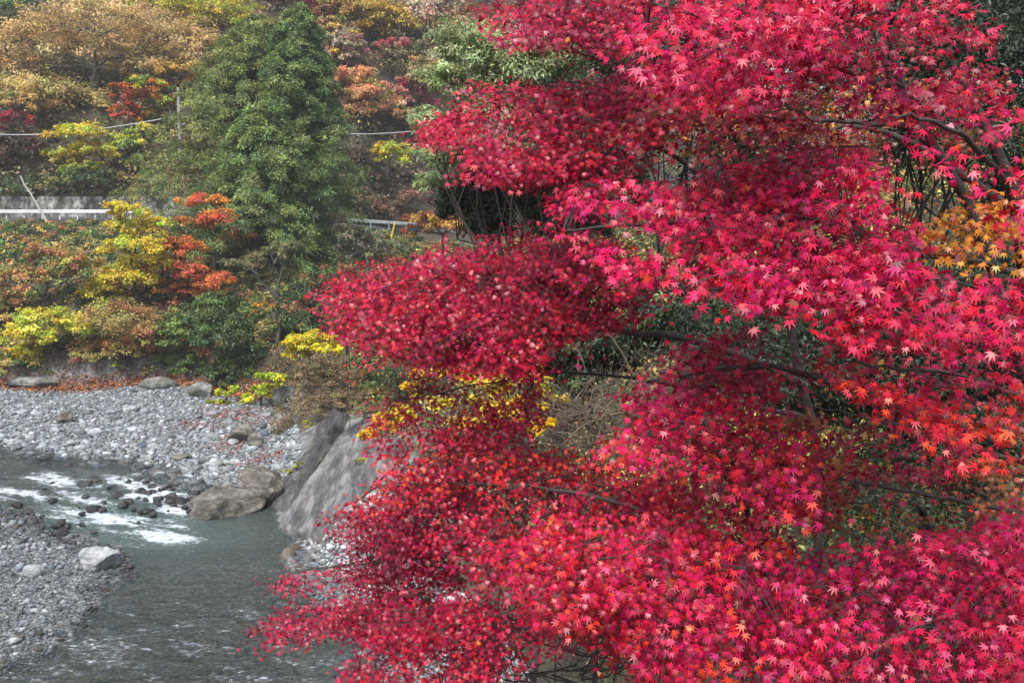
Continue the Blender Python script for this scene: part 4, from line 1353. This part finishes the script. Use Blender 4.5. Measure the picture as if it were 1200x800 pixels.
def bough(tree, zones, skel, seed, twig_r=0.02):
    """one bough: its own wood, with its leaves as a child. zones: (polygon, Yleft, Yright, palette list, layers, leaf size)"""
    rg = np.random.default_rng(seed)
    wood = MB()
    sk = smooth_line(np.array([P(u, v, Y) if not isinstance(u, tuple) else np.array(u) for u, v, Y in skel]), 22)
    r_ = np.linspace(twig_r * 0.68, twig_r * 0.12, 22)
    sk[1:-1] += rg.normal(0, 0.007, (20, 3))
    tube(wood, sk, r_, 7)
    leaves = MB()
    tot = 0
    for poly, Y0, Y1, pals, layers, lsz in zones:
        pa = np.array(poly, float)
        u0, u1, v0, v1 = pa[:, 0].min(), pa[:, 0].max(), pa[:, 1].min(), pa[:, 1].max()
        area = 0.5 * abs(np.dot(pa[:, 0], np.roll(pa[:, 1], -1)) - np.dot(pa[:, 1], np.roll(pa[:, 0], -1)))
        Ym = (Y0 + Y1) / 2
        A = area * (Ym / FPX) ** 2
        nleaf = int(1.75 * layers * A / (0.33 * lsz * lsz))
        per = 120
        npad = max(5, nleaf // per)
        got = 0
        while got < npad:
            u, v = rg.uniform(u0, u1), rg.uniform(v0, v1)
            if not inpoly(np.array([u]), np.array([v]), poly)[0]:
                continue
            got += 1
            if got % 4 != 1 and got > 1:
                # neighbours in the same flat tier of the bough
                q = np.array([rg.normal(0, 0.36), rg.normal(0, 0.34), 0.0])
                c = c0 + q + np.array([0, 0, rg.normal(0, 0.045) - 0.22 * (-0.75 * q[0] - 0.45 * q[1]) - 0.12 * (q @ q)])
            else:
                f = (u - u0) / max(u1 - u0, 1)
                Y = max(Y0 + (Y1 - Y0) * f + rg.normal(0, 0.4), 3.4)
                c0 = c = P(u, v, Y)
            base = sk[np.argmin(((sk - c) ** 2).sum(1))]
            o = c - base
            o[2] = 0
            o = norm(o * 0.6 + np.array([-0.55, -0.35, 0]) + rg.normal(0, 0.25, 3) * np.array([1, 1, 0]))
            sd = np.array([-o[1], o[0], 0])
            Rp = rg.uniform(0.26, 0.48)
            n = int(per * (Rp / 0.35) ** 2 * rg.uniform(0.8, 1.2))
            th = rg.uniform(0, 6.28, n)
            rr = np.sqrt(rg.uniform(0, 1, n)) * Rp
            a, b = rr * np.cos(th) * 1.25, rr * np.sin(th) * 0.95
            dr_ = -0.28 * a - 0.45 * (rr ** 2) / Rp
            pos = c + a[:, None] * o + b[:, None] * sd
            pos[:, 2] += dr_ + rg.normal(0, 0.026, n)
            nr = np.array([0, -0.26, 0.72]) + o * 0.26 + (a[:, None] * o + b[:, None] * sd) / Rp * 0.38 + rg.normal(0, 0.52, (n, 3))
            ld = (a[:, None] * o + b[:, None] * sd) / Rp * 0.8 + o * 0.6 + np.array([0, -0.15, -0.55]) + rg.normal(0, 0.45, (n, 3))
            pal = pals[rg.integers(0, len(pals))]
            padc = np.exp(rg.normal(0, 0.16)) * np.exp(np.array([0.0, rg.normal(0, 0.35), rg.normal(0, 0.3)]))
            cols = np.clip(pick(pal, n, rg, 0.16) * padc, 0.002, 0.9)
            odd = rg.uniform(0, 1, n)
            cols[odd > 0.99] = pick(FLAME + ORNG[:1], int((odd > 0.99).sum()), rg, 0.1)
            cols[odd < 0.025] = pick([(0.16, 0.03, 0.03), (0.22, 0.05, 0.03)], int((odd < 0.025).sum()), rg, 0.2)
            pu, pv = proj(pos)
            jit = rg.normal(0, 1, n)
            wq = np.stack([pos[:, 0] * 2.1, pos[:, 1] * 2.1, pos[:, 2] * 4.2], -1)
            wx_, wy_ = noise(wq, 301), noise(wq + 17.3, 302)
            ins = inpoly(pu + 24 * wx_ + rg.normal(0, 8, n), pv + 17 * wy_ + rg.normal(0, 6, n), poly)
            tier = fbm(np.stack([pos[:, 0] * 1.5, pos[:, 1] * 1.5, pos[:, 2] * 5.5 + pos[:, 0] * 1.6], -1), 3, 311)
            keep = ins & (tier + rg.normal(0, 0.16, n) > -0.42)
            for hp, pr in HOLES:
                pr = min(1.0, pr * 1.3)
                h_ = inpoly(pu + rg.normal(0, 6, n), pv + rg.normal(0, 5, n), hp)
                keep &= ~h_ | (rg.uniform(0, 1, n) < pr)
            m_ = int(keep.sum())
            if m_ < 4:
                continue
            maple_leaves(leaves, pos[keep], nr[keep], ld[keep], lsz * rg.uniform(0.65, 1.25, m_), cols[keep], rg)
            tot += m_
            # the twig that carries this spray
            if m_ < 0.55 * n:
                continue
            tip = c + o * Rp * 0.7 + np.array([0, 0, -0.2 * Rp])
            L_ = np.linalg.norm(c - base)
            if True:
                tube(wood, smooth_line(curve(base, c, 0.05 * L_, 0.025 * L_, 5, rg), 12), np.linspace(0.007, 0.0035, 12), 4)
            tube(wood, curve(c - o * Rp * 0.5, tip, 0.03, 0.008, 5, rg), np.linspace(0.0035, 0.0015, 5), 4)
            for k in range(5):
                s = c + o * Rp * rg.uniform(-0.4, 0.5)
                q = c + (a[k] * o + b[k] * sd) * 0.9
                q[2] += dr_[k]
                tube(wood, curve(s, q, 0.015, 0.008, 4, rg), np.linspace(0.0025, 0.0012, 4), 3)
    w = wood.build('bough', M_BARK, tree, smooth=True)
    leaves.build('foliage', M_MAPLE, w)
    return tot


def maple(name, label, base, top_pts, r0, cat='maple tree'):
    bx, by = base
    bz = gz(bx, by)
    e = empty(name, (bx, by, bz))
    mbx = MB()
    pts = [np.array([bx, by, bz - 0.5]), np.array([bx, by, bz + 0.4])] + [np.array(p_) for p_ in top_pts]
    l = smooth_line(pts, 20)
    tube(mbx, l, np.linspace(r0, r0 * 0.42, 20), 12)
    mbx.build('trunk', M_BARK, e, smooth=True)
    return tag(e, label, cat)


T = 0
# upper left maple
mB = maple('maple_tree', 'deep red maple whose boughs reach furthest left over the river bank', (3.2, 9.6), [P(960, 640, 9.4), P(935, 430, 9.2), P(905, 280, 9.0), P(890, 120, 8.8), P(890, -60, 8.7)], 0.055)
T += bough(mB, [([(562, 14), (600, -30), (780, -30), (760, 55), (700, 72), (640, 62), (590, 50)], 8.2, 6.8, [CRIM, CRIM, RED], 2.8, 0.036)], [(893, 150, 8.8), (780, 100, 8.3), (700, 70, 8.0), (640, 40, 7.9), (575, 22, 8.0)], 201, 0.035)
T += bough(mB, [([(508, 88), (540, 72), (570, 95), (610, 100), (680, 88), (760, 66), (830, 120), (780, 190), (690, 212), (600, 226), (560, 226), (518, 200), (530, 178), (478, 158), (505, 135)], 8.4, 6.4, [CRIM, RED, RED], 2.8, 0.036)], [(905, 280, 9.0), (800, 190, 8.4), (700, 150, 7.9), (610, 142, 7.9), (500, 150, 8.2)], 202, 0.04)
T += bough(mB, [([(388, 318), (440, 284), (520, 280), (620, 262), (700, 272), (790, 330), (770, 380), (690, 410), (640, 445), (590, 440), (530, 440), (470, 432), (410, 424), (396, 390), (378, 360)], 9.0, 6.8, [RED, RED, CRIM, HOT], 2.9, 0.036),
                ([(402, 428), (440, 424), (432, 440), (405, 444)], 9.1, 9.0, [COR], 1.6, 0.041)], [(940, 450, 9.2), (830, 402, 8.8), (740, 390, 8.3), (640, 380, 8.2), (540, 350, 8.5), (410, 345, 8.9)], 203, 0.06)
T += bough(mB, [([(440, 470), (490, 430), (560, 430), (640, 436), (640, 500), (560, 520), (500, 515), (430, 528), (430, 500)], 9.2, 8.0, [CRIM, RED, RED], 2.6, 0.037)], [(945, 490, 9.2), (820, 460, 8.9), (720, 440, 8.6), (620, 440, 8.6), (470, 470, 9.1)], 204, 0.035)
# near maple
mA = maple('maple_tree', 'nearest maple with bright pink red leaves filling the right side', (4.1, 6.9), [P(1230, 640, 6.6), P(1190, 420, 6.5), P(1140, 250, 6.4), P(1060, 110, 6.3), P(1030, -60, 6.4)], 0.055)
T += bough(mA, [([(735, -30), (960, -30), (1000, 30), (960, 100), (900, 128), (820, 110), (740, 98), (700, 60)], 5.6, 5.2, [HOT, HOT, RED], 2.5, 0.043)], [(1050, 100, 6.3), (960, 75, 5.9), (860, 60, 5.5), (740, 40, 5.4)], 211, 0.035)
T += bough(mA, [([(930, -30), (1130, -30), (1140, 60), (1080, 85), (1010, 110), (930, 90)], 5.7, 5.6, [CRIM, RED, RED], 1.9, 0.043)], [(1040, 30, 6.3), (1040, 10, 6.0), (980, 30, 5.7)], 212, 0.03)
T += bough(mA, [([(640, 268), (665, 215), (740, 196), (830, 205), (930, 155), (1005, 172), (1060, 240), (1090, 330), (960, 345), (860, 352), (760, 340), (690, 305)], 6.2, 4.7, [HOT, HOT, RED], 2.7, 0.043)], [(1150, 300, 6.4), (1060, 292, 5.8), (930, 250, 5.3), (800, 260, 5.4), (660, 270, 6.0)], 213, 0.05)
T += bough(mA, [([(1025, 132), (1110, 104), (1230, 118), (1230, 310), (1130, 235), (1080, 190)], 4.3, 4.2, [HOT, HOT, RED], 2.6, 0.043)], [(1195, 320, 6.4), (1180, 220, 5.5), (1110, 150, 4.6), (1040, 135, 4.3)], 214, 0.035)
T += bough(mA, [([(770, 310), (900, 300), (1000, 312), (1230, 325), (1230, 405), (1060, 405), (960, 400), (880, 365), (800, 355)], 4.9, 4.3, [HOT, HOT, HOT, RED], 2.7, 0.043)], [(1200, 420, 6.4), (1120, 370, 5.4), (980, 345, 4.8), (800, 335, 4.9)], 215, 0.04)
T += bough(mA, [([(950, 400), (1230, 396), (1230, 500), (1165, 570), (1110, 560), (1060, 500), (1000, 470), (945, 440)], 4.7, 4.4, [HOT, FLAME, FLAME, RED], 1.45, 0.042)], [(1205, 470, 6.4), (1120, 440, 5.2), (970, 425, 4.8)], 216, 0.03)
T += bough(mA, [([(700, 470), (770, 420), (830, 388), (905, 400), (950, 430), (930, 462), (860, 490), (780, 500)], 6.3, 5.7, [CRIM, CRIM, RED], 2.1, 0.041)], [(1180, 520, 6.5), (1040, 470, 6.2), (900, 430, 6.0), (740, 450, 6.1)], 217, 0.05)
T += bough(mA, [([(860, 380), (1000, 400), (1140, 480), (1140, 580), (1040, 600), (960, 560), (880, 480)], 7.4, 6.6, [CRIM, CRIM, BRNO], 0.9, 0.042)], [(1190, 540, 6.6), (1060, 500, 6.9), (930, 470, 7.2)], 218, 0.03)
T += bough(mA, [([(880, 20), (1000, 0), (1150, 30), (1190, 120), (1060, 150), (950, 110)], 6.3, 5.9, [CRIM, RED, CRIM], 1.5, 0.042)], [(1100, 150, 6.3), (1040, 90, 6.2), (940, 70, 6.2)], 220, 0.02)
T += bough(mA, [([(780, 490), (900, 470), (1000, 540), (1000, 620), (900, 630), (790, 580)], 6.6, 6.2, [CRIM, RED, FLAME], 1.4, 0.041)], [(1190, 600, 6.6), (1040, 570, 6.5), (850, 540, 6.4)], 227, 0.03)
T += bough(mA, [([(700, 110), (860, 90), (1010, 110), (1060, 190), (960, 190), (860, 200), (740, 190)], 7.2, 6.6, [CRIM, BRNO, CRIM], 1.0, 0.042)], [(1070, 150, 6.4), (940, 140, 6.8), (780, 150, 7.1)], 219, 0.03)
# lower maple
mC = maple('maple_tree', 'lower red maple spreading over the bottom of the picture', (2.2, 7.6), [P(960, 900, 7.4), P(930, 800, 7.2), P(890, 690, 7.0), P(880, 620, 6.9)], 0.09)
T += bough(mC, [([(722, 490), (830, 440), (950, 500), (965, 560), (985, 620), (900, 605), (800, 560), (715, 540)], 5.9, 5.3, [HOT, FLAME, RED], 2.3, 0.041)], [(900, 680, 7.0), (860, 570, 6.2), (760, 510, 5.8)], 221, 0.03)
T += bough(mC, [([(428, 535), (560, 506), (720, 530), (800, 560), (850, 640), (700, 680), (560, 690), (480, 650), (415, 600), (438, 560)], 8.6, 6.2, [RED, CRIM, RED, FLAME], 2.7, 0.036)], [(890, 690, 7.0), (780, 610, 6.6), (620, 570, 7.2), (440, 570, 8.5)], 222, 0.04)
T += bough(mC, [([(345, 605), (420, 588), (500, 600), (560, 640), (500, 662), (440, 652), (400, 628)], 9.2, 8.0, [CRIM], 4.6, 0.036), ([(312, 672), (400, 640), (520, 640), (540, 690), (430, 682), (340, 692)], 9.3, 8.0, [CRIM, CRIM, RED], 4.6, 0.036)], [(880, 700, 7.0), (700, 650, 7.2), (520, 650, 8.0), (350, 670, 9.2)], 223, 0.04)
T += bough(mC, [([(278, 750), (330, 722), (380, 696), (430, 690), (520, 688), (580, 740), (480, 768), (400, 742), (330, 748)], 9.0, 7.6, [CRIM, CRIM, RED], 4.6, 0.036), ([(395, 770), (500, 720), (640, 690), (720, 740), (640, 772), (560, 830), (370, 830)], 8.4, 6.8, [RED, CRIM, RED], 2.5, 0.036)], [(890, 740, 7.1), (700, 740, 7.1), (540, 735, 7.8), (330, 745, 8.9)], 224, 0.04)
T += bough(mC, [([(550, 640), (700, 590), (900, 615), (990, 690), (960, 830), (760, 830), (720, 770), (640, 740)], 6.4, 5.4, [RED, RED, HOT, HOT, FLAME], 2.6, 0.04)], [(900, 760, 7.0), (820, 700, 6.2), (680, 670, 6.0)], 225, 0.04)
T += bough(mC, [([(850, 640), (1000, 640), (1120, 612), (1230, 590), (1230, 830), (900, 830)], 5.7, 5.0, [HOT, RED, HOT], 2.5, 0.041)], [(920, 790, 7.1), (1020, 730, 6.2), (1160, 690, 5.6)], 226, 0.04)
# orange and brown maples behind
mD = maple('maple_tree', 'orange and gold maple behind the pink leaves at the right edge', (5.2, 8.6), [P(1270, 620, 8.2), P(1240, 400, 8.0), P(1200, 250, 7.8), P(1120, 80, 7.6)], 0.09)
T += bough(mD, [([(1080, 228), (1130, 198), (1230, 215), (1230, 325), (1140, 315), (1085, 290)], 5.9, 5.9, [ORNG], 2.0, 0.043)], [(1210, 330, 7.9), (1150, 308, 6.3), (1060, 288, 6.1)], 231, 0.05)
T += bough(mD, [([(770, 95), (860, 110), (950, 90), (1120, 50), (1200, 60), (1200, 140), (1060, 210), (960, 165), (900, 175), (840, 175), (780, 190)], 7.9, 7.4, [BRNO, BRNO, BRNO, ORNG], 0.95, 0.041)], [(1180, 240, 7.8), (1050, 160, 7.6), (940, 150, 7.6), (790, 160, 7.8)], 232, 0.045)
mE = maple('maple_tree', 'green and orange small leaved maple in the lower right gap', (4.6, 9.4), [P(1180, 760, 9.0), P(1120, 660, 8.6), P(1080, 600, 8.2)], 0.1)
T += bough(mE, [([(940, 560), (1080, 530), (1200, 540), (1170, 620), (1050, 645), (950, 640)], 7.2, 7.0, [GORG, GORG, BRNO], 0.95, 0.041), ([(1110, 530), (1230, 500), (1230, 600), (1140, 600)], 6.6, 6.6, [FLAME, GORG], 1.4, 0.041)], [(1090, 620, 8.2), (1070, 590, 7.4), (980, 590, 7.2)], 233, 0.03)
print('maple leaves', T)

# ------------------------------------------------------------------ valley air
mb = MB()
x0, x1, y0, y1, z0, z1 = -130, 130, -16, 234, -2.4, 96
v = [(x0, y0, z0), (x1, y0, z0), (x1, y1, z0), (x0, y1, z0), (x0, y0, z1), (x1, y0, z1), (x1, y1, z1), (x0, y1, z1)]
mb.add(v, [(0, 3, 2, 1), (4, 5, 6, 7), (0, 1, 5, 4), (1, 2, 6, 5), (2, 3, 7, 6), (3, 0, 4, 7)])
m, t, out = newmat('valley_haze')
pv = N(t, 'ShaderNodeVolumePrincipled')
pv.inputs['Color'].default_value = (0.95, 0.97, 1.0, 1)
pv.inputs['Density'].default_value = 0.00045
pv.inputs['Anisotropy'].default_value = 0.2
t.links.new(pv.outputs[0], out.inputs['Volume'])
tag(mb.build('haze', m, tint=False), kind='stuff')
